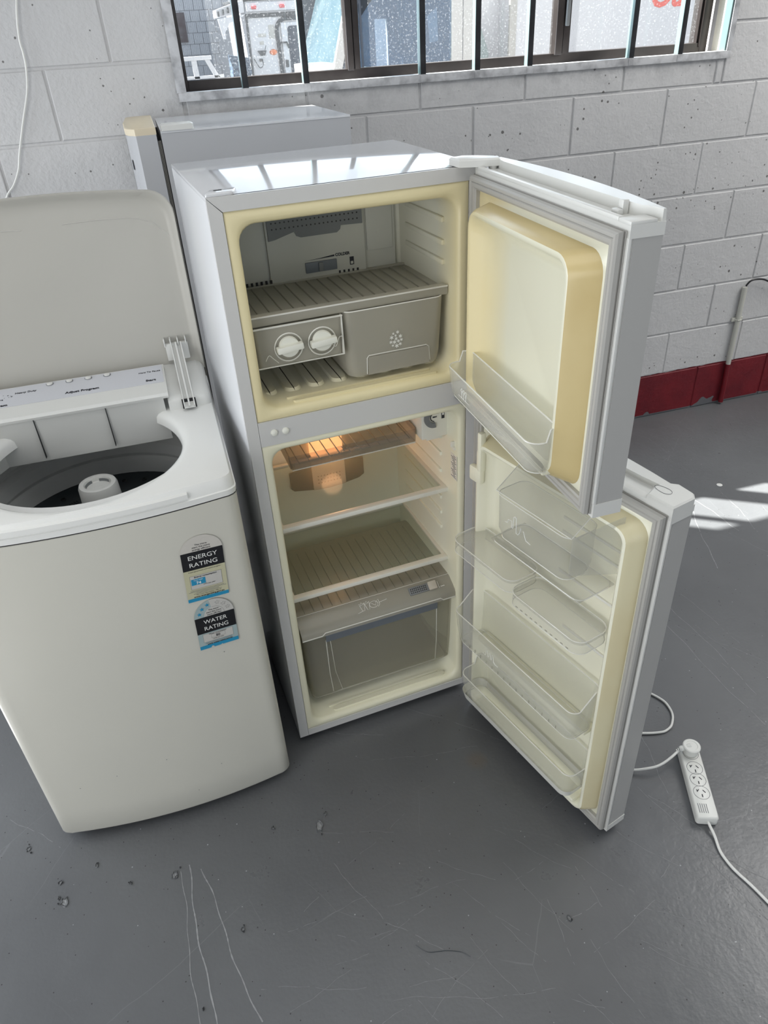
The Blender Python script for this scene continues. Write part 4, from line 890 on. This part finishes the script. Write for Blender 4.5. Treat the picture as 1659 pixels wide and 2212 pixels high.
# returns of the recess left and right
b.loft([[(.105, y, z) for y, z in prof], [(.060, y-.075, z) for y, z in prof]], closed=False)
b.build('console_face', washer, smooth=30)
for x in (.190, .345): b = MB('dark'); b.box(x-.0007, x+.0007, CF+.003, CF+.018, .892, .990); b.build('console_seam', washer)
b = MB('wplastic')
def cs(x0, x1, prof, m='wplastic', nm='console', sm=40):
    q = MB(m); q.loft([[(x, y, z) for y, z in prof] for x in (x0, x1)], True, True); return q.build(nm, washer, smooth=sm)
topz = [(CF+.018, .985), (CF-.002, .992), (CF-.004, .998), (CF+.0, 1.004), (CF+.045, 1.0105), (CF+.14, 1.020), (CF+.15, .985)]
q = MB('wplastic'); q.loft([[(x, y if y < CF+.1 else y, z) for y, z in topz] for x in (.062, .066, .482, .488)], True, True); cons = q.build('console', washer, smooth=40)
q = MB('console'); q.loft([[(x0_, y, z) for y, z in ((CF+.050, 1.0112), (CF+.050, 1.0118), (CF+.136, 1.0208), (CF+.136, 1.0198))] for x0_ in (.066, .484)], True, True); film = q.build('control_film', washer)
sl = math.atan2(.009, .086)
def Mp(x, y): return T(x, y, 1.0118+(y-CF-.050)*.1046+.0004) @ RX(sl)
q = MB('ink')
q.text('Adjust Program', .0118, Mp(.262, .4185), .0003); q.text('Heavy Duty', .0098, Mp(.150, .455), .0)
q.text('Select Program', .0118, Mp(.065, .4065), .0003); q.text('Colours', .0098, Mp(.094, .434), .0); q.text('Start', .0118, Mp(.443, .414), .0003); q.text('Hold To Pause', .0085, Mp(.428, .457), .0)
for k in range(9):
    a = .3+k*.33; q.lathe([(.0001, 0), (.0017 if k % 3 == 0 else .001, 0)], 8, mtx=Mp(.105+.040*math.sin(a), .462-.020*abs(math.cos(a*.5))))
q.build('panel_print', washer)
for x in (.226, .270, .313, .356):
    q = MB('wplastic'); q.lathe([(.0072, 0), (.0070, .0020), (.0052, .0028), (.0001, .0030)], 20, mtx=Mp(x, .478)); bt = q.build('button', washer)
    q = MB('inkgrey'); q.tube([Mp(x, .478) @ Vector((.0082*math.cos(k*2*PI/20), .0082*math.sin(k*2*PI/20), .0003)) for k in range(20)], .00045, 4, closed=True); q.build('button_ring', bt)
# lid, opened upright
lid_o = Matrix.Translation((0, .515, .990)) @ RX(math.radians(-2.0))       # lid plane: local x, z up
b = MB('wlid')
def lid_outline(ins=0, r=.055):
    P = [(ins, 0+ins), (WW-ins, 0+ins)]
    for k in range(8): a = PI/2*k/7; P.append((WW-ins-r+r*math.cos(a)*1.0, .418-ins-r+r*math.sin(a)))
    for k in range(9): t = k/8; P.append((WW-r-(WW-2*r)*t, .418-ins+.012*4*t*(1-t)))
    for k in range(8): a = PI/2+PI/2*k/7; P.append((r+ins+r*math.cos(a), .418-ins-r+r*math.sin(a)))
    return P
b.loft([[(x, y, z) for x, z in lid_outline(i)] for y, i in ((.004, .006), (-.010, .0), (-.013, .0015), (-.012, .006), (-.0035, .012), (.0, .022), (.001, .040))], False, True, mtx=lid_o)
b.loft([[(x, y, z) for x, z in lid_outline(i)] for y, i in ((-.010, .0), (.012, .002), (.020, .016), (.022, .05))], False, True, mtx=lid_o)
ld_ = b.build('lid', washer, smooth=50)
for pts_ in ([(.345, .0006, .365), (.42, .0006, .366), (.49, .0006, .362), (.53, .0006, .350), (.556, .0006, .328), (.575, -.001, .305)], [(.10, .0006, .362), (.18, .0006, .366), (.26, .0006, .362)]):
    b = MB('s_pale'); b.tube([lid_o @ p for p in catmull(pts_)], .0009, 4); b.build('moulded_line', ld_)
b = MB('inkgrey')
for z in (.352, .340): b.lathe([(.0001, 0), (.0022, 0)], 8, mtx=lid_o @ T(.5775, -.0025, z) @ RX(PI/2))
b.build('bump_stop', ld_)
b = MB('wplastic'); b.box(.502, .556, -.012, .002, .030, .072, .002, mtx=lid_o)
for x in (.500, .5145, .532, .5505): b.box(x, x+.003, -.016, .001, .066, .086, .001, mtx=lid_o)
b.build('hinge_bracket', ld_)
q = MB('wplastic')
pA, pB, pC = lid_o @ Vector((.528, -.006, .072)), lid_o @ Vector((.5285, -.030, .055)), Vector((.5305, .338, ZD+.010))
for x0, x1, dz in ((-.013, .013, -.003), (-.013, -.0105, .004), (-.0025, .0015, .004), (.010, .013, .004)):
    q.loft([[(p.x+x0, p.y+o1, p.z+o2), (p.x+x1, p.y+o1, p.z+o2), (p.x+x1, p.y+o1-.004-max(dz, 0), p.z+o2+dz), (p.x+x0, p.y+o1-.004-max(dz, 0), p.z+o2+dz)] for p, o1, o2 in ((pA, 0, 0), (pB, 0, 0), (pC, 0, 0))], True, True)
q.build('hinge_arm', washer, smooth=30)
q = MB('dark'); q.box(.5145, .5465, .3495, .3535, ZD+.000, ZD+.023); q.build('hinge_slot', washer)
q = MB('wplastic'); q.loft([[(x, y+dy, z-dz) for y, z in ((.352, ZD-.002), (.354, ZD+.016), (.362, ZD+.026), (.40, ZD+.035), (.47, ZD+.050), (.60, ZD+.052), (.60, ZD-.004))] for x, dy, dz in ((.484, 0, 0), (.490, 0, 0), (WW-.022, 0, 0), (WW-.010, .004, .004), (WW-.004, .012, .012))], True, True); q.build('hinge_cover', washer, smooth=40)
# dark line along the body seam
q = MB('dark'); pts = [p for p in wfront(.0) if p[1] < .03]; q.tube([(x, y+.0015, ZS+.0018) for x, y in pts], .0014, 5); q.build('body_seam', washer)
# rating stickers
def on_front(x, z, tilt):     # sticker frame on the bowed front: local x right, y up, z outwards
    y = -.031*(1-((x-WW/2)/(WW/2))**2); sl_ = .031*2*(x-WW/2)/(WW/2)**2
    return T(x, y, z) @ RZ(math.atan(sl_)) @ RX(PI/2) @ RZ(tilt) @ T(0, 0, .0012)
def rect(q, m, x0, x1, y0, y1, h=.0003): q.use(m); q.poly([(x0, y0, h), (x1, y0, h), (x1, y1, h), (x0, y1, h)])
def arc(q, m, r0, r1, a0, a1, cy0, h, n=20):
    q.use(m); q.loft([[(r*math.cos(math.radians(a0+(a1-a0)*k/n)), cy0+r*math.sin(math.radians(a0+(a1-a0)*k/n)), h) for k in range(n+1)] for r in (r0, r1)], closed=False)
def outline(q, m, x0, x1, y0, y1, h, t=.0004):
    for a in ((x0, x1, y0, y0+t), (x0, x1, y1-t, y1), (x0, x0+t, y0, y1), (x1-t, x1, y0, y1)): rect(q, m, *a, h)
def tx(q, m, s, size, x, y, bold=0, al='CENTER'): q.use(m); q.text(s, size, T(x, y, .0009), bold, 0, al, ext=.00005)
def star(q, m, x, y, r, h=.0008, hollow=False):
    P = [(x+(r if k % 2 == 0 else r*.42)*math.cos(PI/2+k*PI/5), y+(r if k % 2 == 0 else r*.42)*math.sin(PI/2+k*PI/5), h) for k in range(10)]
    q.use(m)
    if hollow: q.tube(P, .00018, 4, closed=True)
    else: q.poly(P)
q = MB('s_pink')      # energy sticker, origin at its centre between x +-.0435
q.use('s_pink'); arc(q, 's_pink', .0, .0435, 0, 180, .048, .0002)
rect(q, 's_yellow', -.0435, .0435, -.082, .0, .0003); rect(q, 's_black', -.0435, .0435, .0, .050, .0006); rect(q, 's_blue', -.0435, .0435, -.092, -.082, .0005)
rect(q, 's_pale', -.033, .034, -.056, -.017, .0005); outline(q, 'ink', -.033, .034, -.056, -.017, .0006); rect(q, 's_blue', -.031, -.001, -.044, -.0265, .0007)
tx(q, 'ink', 'The more', .0062, 0, .066); tx(q, 'ink', 'stars the more', .0062, 0, .0595); tx(q, 'ink', 'energy efficient', .0062, 0, .053)
tx(q, 'whiteink', 'ENERGY', .0165, 0, .029, .0); tx(q, 'whiteink', 'RATING', .0165, 0, .0085, .0)
tx(q, 'ink', 'A joint government and industry program', .0040, 0, -.006); tx(q, 'ink', 'Energy consumption', .0058, 0, -.023, .0001); tx(q, 'whiteink', 'Cold wash', .0045, -.016, -.0315); tx(q, 'whiteink', '74', .0105, -.016, -.042, .0002); tx(q, 'ink', 'kWh per year', .0045, .006, -.048)
for i, wd in enumerate((.036, .040, .024, .030)): rect(q, 'inkgrey', -wd, wd, -.0605-.0032*i, -.0595-.0032*i, .0006)
tx(q, 'ink', 'For more information, refer to', .0042, .002, -.0745); tx(q, 'ink', 'www.energyrating.gov.au', .0064, .002, -.0805, .0001)
o = q.build('energy_sticker', washer, label='black, pale yellow and blue ENERGY RATING sticker', recalc=False); o.matrix_local = on_front(.4905, .7645, math.radians(-3.4)) @ Matrix.Scale(.89, 4, (0, 1, 0))
q = MB('s_pale'); arc(q, 's_teal', .0225, .0435, 100, 180, .045, .0004); arc(q, 's_pale', .0, .0435, 0, 180, .045, .0002)
q.use('inkgrey'); q.tube([(.0435*math.cos(PI*k/24), .045+.0435*math.sin(PI*k/24), .0004) for k in range(14)], .00022, 4); q.tube([(.0225*math.cos(PI*k/24), .045+.0225*math.sin(PI*k/24), .0004) for k in range(14)], .00016, 4)
for k, a in enumerate((162, 137, 111, 72, 47, 22)): star(q, 's_blue' if k < 3 else 'inkgrey', .033*math.cos(math.radians(a)), .045+.033*math.sin(math.radians(a)), .0056, hollow=k > 2)
rect(q, 's_teal', -.0435, .0435, -.035, .0, .0003); rect(q, 's_black', -.0435, .0435, .0, .045, .0006); rect(q, 's_blue', -.0435, .0435, -.045, -.035, .0005)
rect(q, 's_pale', -.033, .034, -.026, -.003, .0005); outline(q, 'ink', -.033, .034, -.026, -.003, .0006, .0003); outline(q, 'ink', -.015, .016, -.018, -.008, .0007, .0003)
tx(q, 'ink', 'The more', .0055, 0, .0595); tx(q, 'ink', 'stars the more', .0055, 0, .0535); tx(q, 'ink', 'water efficient', .0055, 0, .0475)
tx(q, 'whiteink', 'WATER', .0150, 0, .026, .0); tx(q, 'whiteink', 'RATING', .0150, 0, .0075, .0); tx(q, 'ink', 'Water consumption', .0048, 0, -.0068); tx(q, 'ink', '80', .0095, 0, -.0165, .0001); tx(q, 'ink', 'Litres per wash', .0038, 0, -.0222)
for i in range(2): rect(q, 'inkgrey', -.030, .030, -.0285-.0026*i, -.0277-.0026*i, .0006)
tx(q, 'ink', 'www.waterrating.gov.au', .0058, .002, -.0348, .0001)
q.use('s_pale'); q.poly([(-.020, -.0452, .0008), (-.012, -.0452, .0008), (-.013, -.0415, .0008), (-.017, -.0405, .0008)]); q.poly([(.002, -.0452, .0008), (.008, -.0452, .0008), (.006, -.0425, .0008)])
o = q.build('water_sticker', washer, label='black, grey-blue and blue WATER RATING sticker', recalc=False); o.matrix_local = on_front(.4865, .590, math.radians(-2.2))
q = MB('inkgrey')
for x, z in ((.18, .22), (.30, .235), (.42, .16), (.09, .20), (.35, .09), (.49, .52)):
    q.lathe([(.0001, 0), (.0012, 0)], 7, mtx=on_front(x, z, 0))
q.build('paint_chips', washer)['kind'] = 'stuff'

# ================================================================== REFRIGERATOR BEHIND
bf = empty('refrigerator', 'white refrigerator by the window wall, closed, its tan-capped door facing left', 'refrigerator', (-1.105, -.440, 0), 0)
BW, BD, BH = .540, .405, 1.468          # along x, along y, height
b = MB('enamel_back'); b.loft([[(0, 0, z), (BW-.004, 0, z), (BW-.030, BD, z), (0, BD, z)] for z in (.03, BH)], True, True)
bo = b.build('cabinet', bf)
b = MB('enamel'); b.loft([[(0, -.0015, z), (BW-.003, -.0015, z), (BW-.029, BD, z), (0, BD, z)] for z in (BH-.004, BH+.001)], True, True); b.build('top_panel', bf)
b = MB('wplastic'); b.loft([[(.004, -.004, z), (.088, -.004, z), (.092, .012, z), (.088, .045, z), (.004, .045, z)] for z in (BH+.001, BH+.014)]+[[(.008, .0, BH+.017), (.084, .0, BH+.017), (.087, .012, BH+.017), (.083, .041, BH+.017), (.008, .041, BH+.017)]], True, True); b.build('hinge_cover', bf)
DO = [(-.012, .003), (-.012, BD-.02), (-.070, BD-.02), (-.088, BD-.035), (-.096, BD*.5), (-.092, .060), (-.084, .028), (-.066, .003)]
b = MB('enamel_back'); b.plate(DO, .90, BH-.006); b.plate(DO, .06, .895); bd_ = b.build('door', bf, smooth=50)
b = MB('aged_tan'); b.plate([(x-.001 if x < -.03 else x+.001, y) for x, y in DO], BH-.006, BH+.012, bev=.002); b.build('top_cap', bd_, label='tan yellowed door top cap')
b = MB('gasket_dark'); 
for x in (-.0105, -.0075, -.0045): b.box(x, x+.0018, .006, BD-.03, .065, BH-.022)
b.use('dark'); b.box(-.011, 0, .010, BD-.03, .065, BH-.022); b.build('gasket', bf)
b = MB('inkgrey')
b.loft([[(-.0897, .038, z), (-.0916, .055, z)] for z in (1.375, 1.400)], closed=False); b.loft([[(-.0897, .038, z), (-.0916, .055, z)] for z in (1.232, 1.285)], closed=False); b.build('door_label', bd_)
for x in (.05, BW-.08):
    for y in (.05, BD-.05):
        b = MB('black'); b.lathe([(.0001, 0), (.018, 0), (.018, .012), (.008, .014), (.008, .032)], 12); b.build('foot', bf, loc=(x, y, 0))

# ================================================================== POWER BOARD AND CORDS
sa = Vector((-.080, -1.750)); sb_ = Vector((-.166, -1.950)); dv = (sb_-sa); SL = dv.length; ang = math.atan2(dv.y, dv.x)
pb = empty('power_board', 'white four-outlet power board lying on the floor right of the refrigerator door', 'power board', (sa.x, sa.y, 0), ang)
b = MB('strip'); W2 = .0265
b.loft([[(x, y, z) for x, y in rrect(i, SL-i, -W2+i, W2-i, .008, 4)] for z, i in ((.002, .003), (.005, .0005), (.024, 0), (.029, .0015), (.031, .004))], True, True); b.build('housing', pb)
for k, x in enumerate((.027, .073, .108, .146)):
    b = MB('inkgrey'); Mx = T(x, 0, .0312)
    b.tube([Mx @ Vector((.0195*math.cos(a*PI/14), .0195*math.sin(a*PI/14), 0)) for a in range(28)], .0005, 4, closed=True)
    b.use('ink'); b.box(-.009, -.006, -.0012, .0012, -.0004, .0006, mtx=Mx @ T(.0, -.006, 0) @ RZ(.6)); b.box(-.0045, .0045, -.0009, .0009, -.0004, .0006, mtx=Mx @ T(-.004, .007, 0) @ RZ(-.9+PI/2)); b.box(-.0045, .0045, -.0009, .0009, -.0004, .0006, mtx=Mx @ T(-.005, -.008, 0) @ RZ(.9+PI/2)); b.box(-.004, .004, -.0011, .0011, -.0004, .0006, mtx=Mx @ T(.009, 0, 0))
    b.build('outlet', pb)
b = MB('inkgrey')
for i in range(5): b.box(SL-.040+.0001*i, SL-.014, -.018+.005*i, -.0165+.005*i, .0310, .0313)
b.build('moulded_text', pb)['kind'] = 'stuff'
pg = empty('power_plug', 'round white plug pushed into the far outlet of the power board', 'plug', (sa.x+.022*math.cos(ang), sa.y+.022*math.sin(ang), .0315), ang)
b = MB('strip'); b.lathe([(.0001, 0), (.019, 0), (.0205, .006), (.0205, .018), (.0225, .019), (.0225, .024), (.020, .026), (.015, .026), (.014, .0248), (.009, .0250), (.0001, .0255)], 32); b.build('plug_body', pg)
b = MB('strip')
ca = math.atan2(-.004, -.026)
def loc(x, y, z):
    v = RZ(-ang) @ Vector((x-(sa.x+.022*math.cos(ang)), y-(sa.y+.022*math.sin(ang)), 0)); return (v.x, v.y, z-.0315)
b.tube([loc(-.090, -1.768, .054), loc(-.103, -1.766, .050), loc(-.114, -1.762, .045)], .0075, 10)
for i in range(3): b.tube([loc(-.116-.004*i, -1.762, .044-.002*i), loc(-.118-.004*i, -1.7615, .0435-.002*i)], .0062-.0006*i, 10)
b.build('cord_relief', pg)
b = MB('cord')
A = [(-.42, -1.36, .008), (-.36, -1.42, .005), (-.28, -1.45, .005), (-.18, -1.47, .005), (-.115, -1.490, .005), (-.079, -1.507, .005), (-.052, -1.545, .005), (-.04, -1.566, .005), (-.033, -1.587, .005), (-.035, -1.615, .005), (-.043, -1.636, .005), (-.058, -1.655, .005), (-.071, -1.666, .005), (-.089, -1.673, .005), (-.104, -1.674, .005), (-.132, -1.668, .005), (-.187, -1.652, .005), (-.25, -1.650, .005), (-.305, -1.672, .005), (-.318, -1.71, .005), (-.295, -1.742, .006), (-.265, -1.752, .010), (-.245, -1.763, .014), (-.220, -1.772, .020), (-.195, -1.777, .024), (-.173, -1.777, .030), (-.149, -1.772, .036), (-.130, -1.766, .039), (-.122, -1.763, .040)]
b.tube(catmull(A, 4), .0034, 8); tag(b.build('appliance_cord'), 'white appliance cord looping from behind the lower door to the plug', 'cord')
b = MB('cord'); Cc = [(-.160, -1.9385, .017), (-.166, -1.958, .014), (-.169, -1.983, .008), (-.179, -2.015, .0045), (-.181, -2.04, .004), (-.178, -2.069, .004), (-.167, -2.109, .004), (-.158, -2.153, .004), (-.15, -2.203, .004), (-.14, -2.30, .004)]
b.tube(catmull(Cc, 5), .0035, 8); tag(b.build('extension_cord'), 'off-white cord running from the power board toward the lower right', 'cord')

# ================================================================== OUTSIDE THE WINDOW
b = MB('asphalt'); b.box(-14, 22, .19, 20, -.15, -.02); struct(b.build('floor_yard'))
# block building far away
bw = empty('building', 'pale ribbed block building across the yard behind the caravan', 'building', (-.7, 12, 0))
b = MB('bmortar'); b.box(-6, 14, .02, .6, 0, 6.5); b.build('wall', bw)
def bb_mesh():
    t = MB('bblock'); S = .155; g = .004
    xs_ = []
    prof_ = [(-S/2+g, .02), (-S/2+g, .003)]
    nrib = 5; w0 = (S-2*g)/nrib
    for i in range(nrib):
        xa = -S/2+g+w0*i; prof_ += [(xa+.002, 0), (xa+w0-.005, 0), (xa+w0-.0035, .006), (xa+w0-.001, .006)]
    prof_ += [(S/2-g, .003), (S/2-g, .02)]
    t.loft([[(x, y, -S/2+g) for x, y in prof_], [(x, y, S/2-g) for x, y in prof_]], True, True)
    me = bpy.data.meshes.new('block'); bmesh.ops.recalc_face_normals(t.bm, faces=t.bm.faces[:]); t.bm.to_mesh(me); t.bm.free(); me.materials.append(M['bblock']); return me
bme = bb_mesh()
for j in range(9):
    for i in range(17):
        x = .155*i+(.0775 if j % 2 else 0); z = .985+.155*j
        o = bpy.data.objects.new('block', bme); COL.objects.link(o); o.parent = bw; o.location = (x, random.uniform(-.002, .002), z)
b = MB('brown'); b.box(.43, .60, -.03, -.008, 1.56, 1.97, .004); b.build('brown_board', bw)
# caravan
cv = empty('caravan', 'white caravan rear with a rubber-edged door and red marker lamps, beyond the yard', 'caravan', (.34, 8, 0))
b = MB('truck_white'); b.box(0, 2.3, 0, 3.4, .45, 1.98, .05); b.box(.02, 2.28, -.06, .0, 1.862, 1.955, .012); b.build('body', cv)
b = MB('rubber'); b.box(.0, 2.3, -.02, -.001, 1.800, 1.845, .006); b.tube([(.012, -.01, 1.84), (.005, -.01, 1.20), (.0, -.01, .6)], .016, 6); b.box(-.02, 2.3, -.03, 2.0, 1.985, 2.02, .01); b.build('trim_strip', cv)
b = MB('rubber')
dpts = [(.37, .7), (.385, 1.20), (.37, 1.60)]+[(.50+.13*math.cos(a), 1.66+.12*math.sin(a)) for a in [PI-PI/2*k/5 for k in range(6)]]+[(.72, 1.78)]+[(.80+.09*math.cos(a), 1.68+.10*math.sin(a)) for a in [PI/2-PI/2*k/5 for k in range(6)]]+[(.90, 1.2), (.90, .7)]
b.tube([(x, -.008, z) for x, z in dpts], .026, 6); b.build('door_seal', cv)
b = MB('truck_white'); b.box(.42, .87, -.030, -.003, .7, 1.74, .02); dr_ = b.build('door', cv)
b = MB('carglass', 'truck_dark'); b.use('truck_dark'); P = rrect(.50, .82, 1.12, 1.70, .04, 4); b.plate(P, 0, .012, mtx=T(0, -.028, 0) @ RX(PI/2)); b.build('door_window', dr_)
b = MB('rubber'); b.tube([(.37, -.03, 1.50), (.40, -.06, 1.53), (.47, -.06, 1.53), (.50, -.03, 1.47)], .012, 6); b.tube([(.355, -.03, 1.50), (.375, -.03, 1.50)], .035, 8); b.box(.435, .475, -.045, -.028, 1.265, 1.345, .008); b.build('grab_handle', dr_)
for x in (.11, .455, .89):
    b = MB('red_lamp'); b.box(x-.032, x+.032, -.085, -.058, 1.885, 1.922, .010); b.build('marker_lamp', cv)
b = MB('orange_lamp'); b.lathe([(.0001, .02), (.040, .016), (.050, 0)], 20, mtx=T(.30, -.002, 1.435) @ RX(PI/2) @ Matrix.Scale(.65, 4, (0, 1, 0))); b.build('orange_lamp', cv)
b = MB('rubber'); b.loft([[(.10, -.03, 1.46), (.21, -.03, 1.46), (.185, -.03, 1.405), (.135, -.03, 1.405)], [(.10, -.002, 1.46), (.21, -.002, 1.46), (.185, -.002, 1.405), (.135, -.002, 1.405)]], True, True); b.tube([(.19, -.03, 1.46), (.205, -.05, 1.51)], .004, 5); b.tube([(.11, -.02, 1.36), (.15, -.02, 1.36)], .016, 6)
b.tube(catmull([(.14, -.02, 1.36), (.15, -.03, 1.31), (.10, -.03, 1.28), (.04, -.02, 1.38)]), .005, 5); b.build('socket_cover', cv)
b = MB('s_pale'); b.box(.27, .34, -.008, -.001, 1.58, 1.72, .003); b.box(.13, .23, -.006, -.001, 1.60, 1.635, .002); b.box(.14, .19, -.006, -.001, 1.52, 1.555, .002); b.build('badges', cv)
b = MB('truck_white'); b.loft([[(-.34, 0, 1.82), (-.34, 0, 1.90), (0, 0, 1.99), (0, 0, 1.86)], [(-.34, .4, 1.82), (-.34, .4, 1.90), (0, .4, 1.99), (0, .4, 1.86)]], True, True)
b.plate([(-.34, 1.81), (-.30, 1.60), (-.27, 1.60), (-.27, 1.67), (-.20, 1.76), (-.08, 1.80), (0, 1.84)], 0, .04, mtx=RX(PI/2)); b.build('awning_arm', cv)
b = MB('rubber')
for i in range(5): b.box(-.33+.06*i, -.31+.06*i, -.045, -.005, 1.83+.016*i, 1.885+.018*i, .003)
b.build('awning_clips', cv)
b = MB('navy'); b.loft([[(-.29+.04*math.sin(k*1.3), y, 1.46-.15*k/1.0) for y in (-.12,)]+[(-.05+.03*math.sin(k*2.1), -.12, 1.42-.15*k), (-.06, .0, 1.42-.15*k), (-.28, .0, 1.46-.15*k)] for k in range(7)], True, True); tag(b.build('tarpaulin', loc=(.34, 7.95, -.02)), 'dark bunched tarpaulin beside the caravan corner', 'tarpaulin')
b = MB('rubber'); b.lathe([(.0001, -.1), (.30, -.1), (.33, -.05), (.33, .05), (.30, .1), (.0001, .1)], 28, mtx=T(1.2, 1.2, .31) @ RX(PI/2)); b.build('wheel', cv); 
b = MB('truck_white'); b.box(.2, 2.1, .2, 3.2, .28, .46); b.box(.9, 1.5, 1.0, 1.5, .0, .32) ; b.build('chassis', cv)
b = MB('blueish'); b.loft([[(-.16+i, -.12+i*.5, z), (.16-i, -.12+i*.5, z), (.16-i, .12-i*.5, z), (-.16+i, .12-i*.5, z)] for z, i in ((-.02, .04), (1.36, .0), (1.38, .0))], True, True); tag(b.build('blue_tub', loc=(1.28, 7.5, 0)), 'tall bright blue plastic tub standing by the caravan door', 'tub')
# white trestle ladder
ld2 = empty('trestle', 'white timber trestle seen through the left window pane', 'trestle', (-.45, 6, 0))
b = MB('truck_white'); b.box(-.30, .12, -.03, .03, 1.455, 1.490, .004); b.build('top_rail', ld2)
for xa, xb in ((-.06, -.02), (.07, .42)):
    b = MB('truck_white'); b.loft([[(x+(xb-xa)*t*2.2, y, 1.46-1.48*t) for x, y in ((xa-.025, -.02), (xa+.025, -.02), (xa+.025, .02), (xa-.025, .02))] for t in (0, 1)], True, True); b.build('leg', ld2)
b = MB('truck_white'); b.box(-.28, .22, -.02, .02, 1.295, 1.320, .003); b.build('lower_rail', ld2)
# box truck passing just outside
TY = 3.0
tk = empty('box_truck', 'white box truck with red lettering parked close outside the window', 'truck', (0, TY, 0))
b = MB('truck_white'); b.box(1.57, 6.6, 0, 2.2, .95, 3.2, .02); bx_ = b.build('cargo_box', tk)
b = MB('s_pale'); b.box(1.53, 1.585, -.006, .02, .95, 3.2, .004); b.build('corner_trim', tk)
b = MB('red_letters'); b.text('Our s', .215, T(2.665, -.003, 1.6755) @ FRONT, .007, .22, ext=.001); b.build('lettering', bx_)
sidez = lambda x: 0
def side_plate(q, outer, holes, y0, y1):
    """flat panel with rectangular holes built from strips"""
    X_ = sorted(set([outer[0], outer[1]]+[h for H in holes for h in H[:2]])); Z_ = sorted(set([outer[2], outer[3]]+[h for H in holes for h in H[2:]]))
    for xa, xb in zip(X_[:-1], X_[1:]):
        for za, zb_ in zip(Z_[:-1], Z_[1:]):
            mx_, mz_ = (xa+xb)/2, (za+zb_)/2
            if any(H[0] < mx_ < H[1] and H[2] < mz_ < H[3] for H in holes): continue
            q.box(xa, xb, y0, y1, za, zb_)
b = MB('truck_cream')
b.box(.34, 1.29, 0, .05, .45, 1.418, .004); b.box(1.085, 1.29, 0, .05, 1.40, 2.05, .012); b.box(.60, 1.29, 0, .05, 1.86, 2.05, .01)
b.box(.35, 1.29, .0, 1.7, 2.03, 2.10, .02); b.box(1.24, 1.29, .05, 1.65, .45, 2.05)
b.loft([[(x, y, z) for x, z in ((.205, 1.40), (.265, 1.40), (.47, 2.05), (.40, 2.05))] for y in (0, .05)], True, True)
b.loft([[(x0_, y, .45), (x0_, y, 1.42), (.5, y, 1.42), (.5, y, .45)] for x0_, y in ((.20, .02), (.13, .25), (.12, .9), (.22, 1.5), (.34, 1.70))], True, True)
b.tube([(.335, 1.68, 1.38), (.42, 1.66, 1.62), (.54, 1.62, 1.84), (.60, 1.60, 2.06)], .022, 8); b.tube([(.40, .03, 2.06), (.44, .6, 2.09), (.52, 1.2, 2.09), (.60, 1.62, 2.06)], .03, 8)
cab = b.build('cab', tk, smooth=30)
b = MB('truck_cream'); side_plate(b, (.35, 1.29, 1.35, 2.05), [(1.0, 1.12, 1.35, 1.705)], 1.66, 1.70); b.use('truck_dark'); side_plate(b, (.35, 1.24, 1.35, 2.03), [(1.0, 1.12, 1.35, 1.705)], 1.64, 1.66)
b.box(.30, 1.24, .06, 1.64, 1.02, 1.10); b.box(1.225, 1.24, .06, 1.64, 1.1, 2.03); b.box(.36, 1.24, .06, 1.64, 2.0, 2.03); b.box(1.14, 1.22, .2, .6, 1.1, 1.50, .03); b.build('cab_lining', cab)
b = MB('carglass'); P = [(.425, 1.42), (1.070, 1.42), (1.083, 1.45), (1.086, 1.86), (.56, 1.86), (.43, 1.72), (.422, 1.60)]; b.plate(P, 0, .006, mtx=T(0, .012, 0) @ RX(PI/2)); b.build('door_window', cab)
b = MB('truck_dark'); b.box(.415, .430, -.004, .04, 1.42, 1.86); b.loft([[(x, y, z) for x, z in ((.275, 1.418), (.30, 1.418), (.485, 2.03), (.47, 2.03))] for y in (-.003, .04)], True, True); b.build('window_seal', cab)
b = MB('carglass'); b.plate([(.30, 1.42), (.415, 1.42), (.415, 1.80), (.40, 1.80)], 0, .005, mtx=T(0, .012, 0) @ RX(PI/2)); b.build('quarter_window', cab)
b = MB('screen'); b.loft([[(.205, .03, 1.42), (.305, .03, 1.73), (.40, .03, 2.05)], [(.16, .3, 1.42), (.27, .3, 1.73), (.38, .3, 2.06)], [(.17, 1.0, 1.42), (.30, 1.0, 1.73), (.43, 1.0, 2.07)], [(.335, 1.66, 1.42), (.47, 1.66, 1.73), (.59, 1.62, 2.06)]], closed=False); b.build('windscreen', cab)
b = MB('s_teal'); b.use('truck_white'); b.loft([[(x, .09+.01*k, z) for x, z in ((.935+.004*k, 1.70), (1.010, 1.752), (1.018, 1.552), (.958, 1.542))] for k in (0, 1)], True, True); b.build('visor_panel', cab)
b = MB('inkgrey'); b.box(1.170, 1.174, -.003, .0, .50, 2.03); b.build('door_seam', cab)
b = MB('s_teal'); b.plate([(1.30, .9), (1.47, .9), (1.47, 1.45), (1.41, 1.60), (1.385, 1.66), (1.30, 1.66)], 0, .03, mtx=T(0, .25, 0) @ RX(PI/2)); b.use('truck_white'); b.box(1.30, 1.57, .28, 1.6, .6, 2.4); b.build('headboard', tk)
for x in (.15, 3.2, 5.4):
    b = MB('rubber'); b.lathe([(.0001, -.11), (.25, -.11), (.40, -.10), (.42, 0), (.40, .10), (.0001, .11)], 28, mtx=T(x+.3, .15, .40) @ RX(PI/2)); b.build('wheel', tk)
b = MB('truck_dark'); b.box(.3, 6.4, .5, 1.5, .45, .95); b.build('chassis', tk)
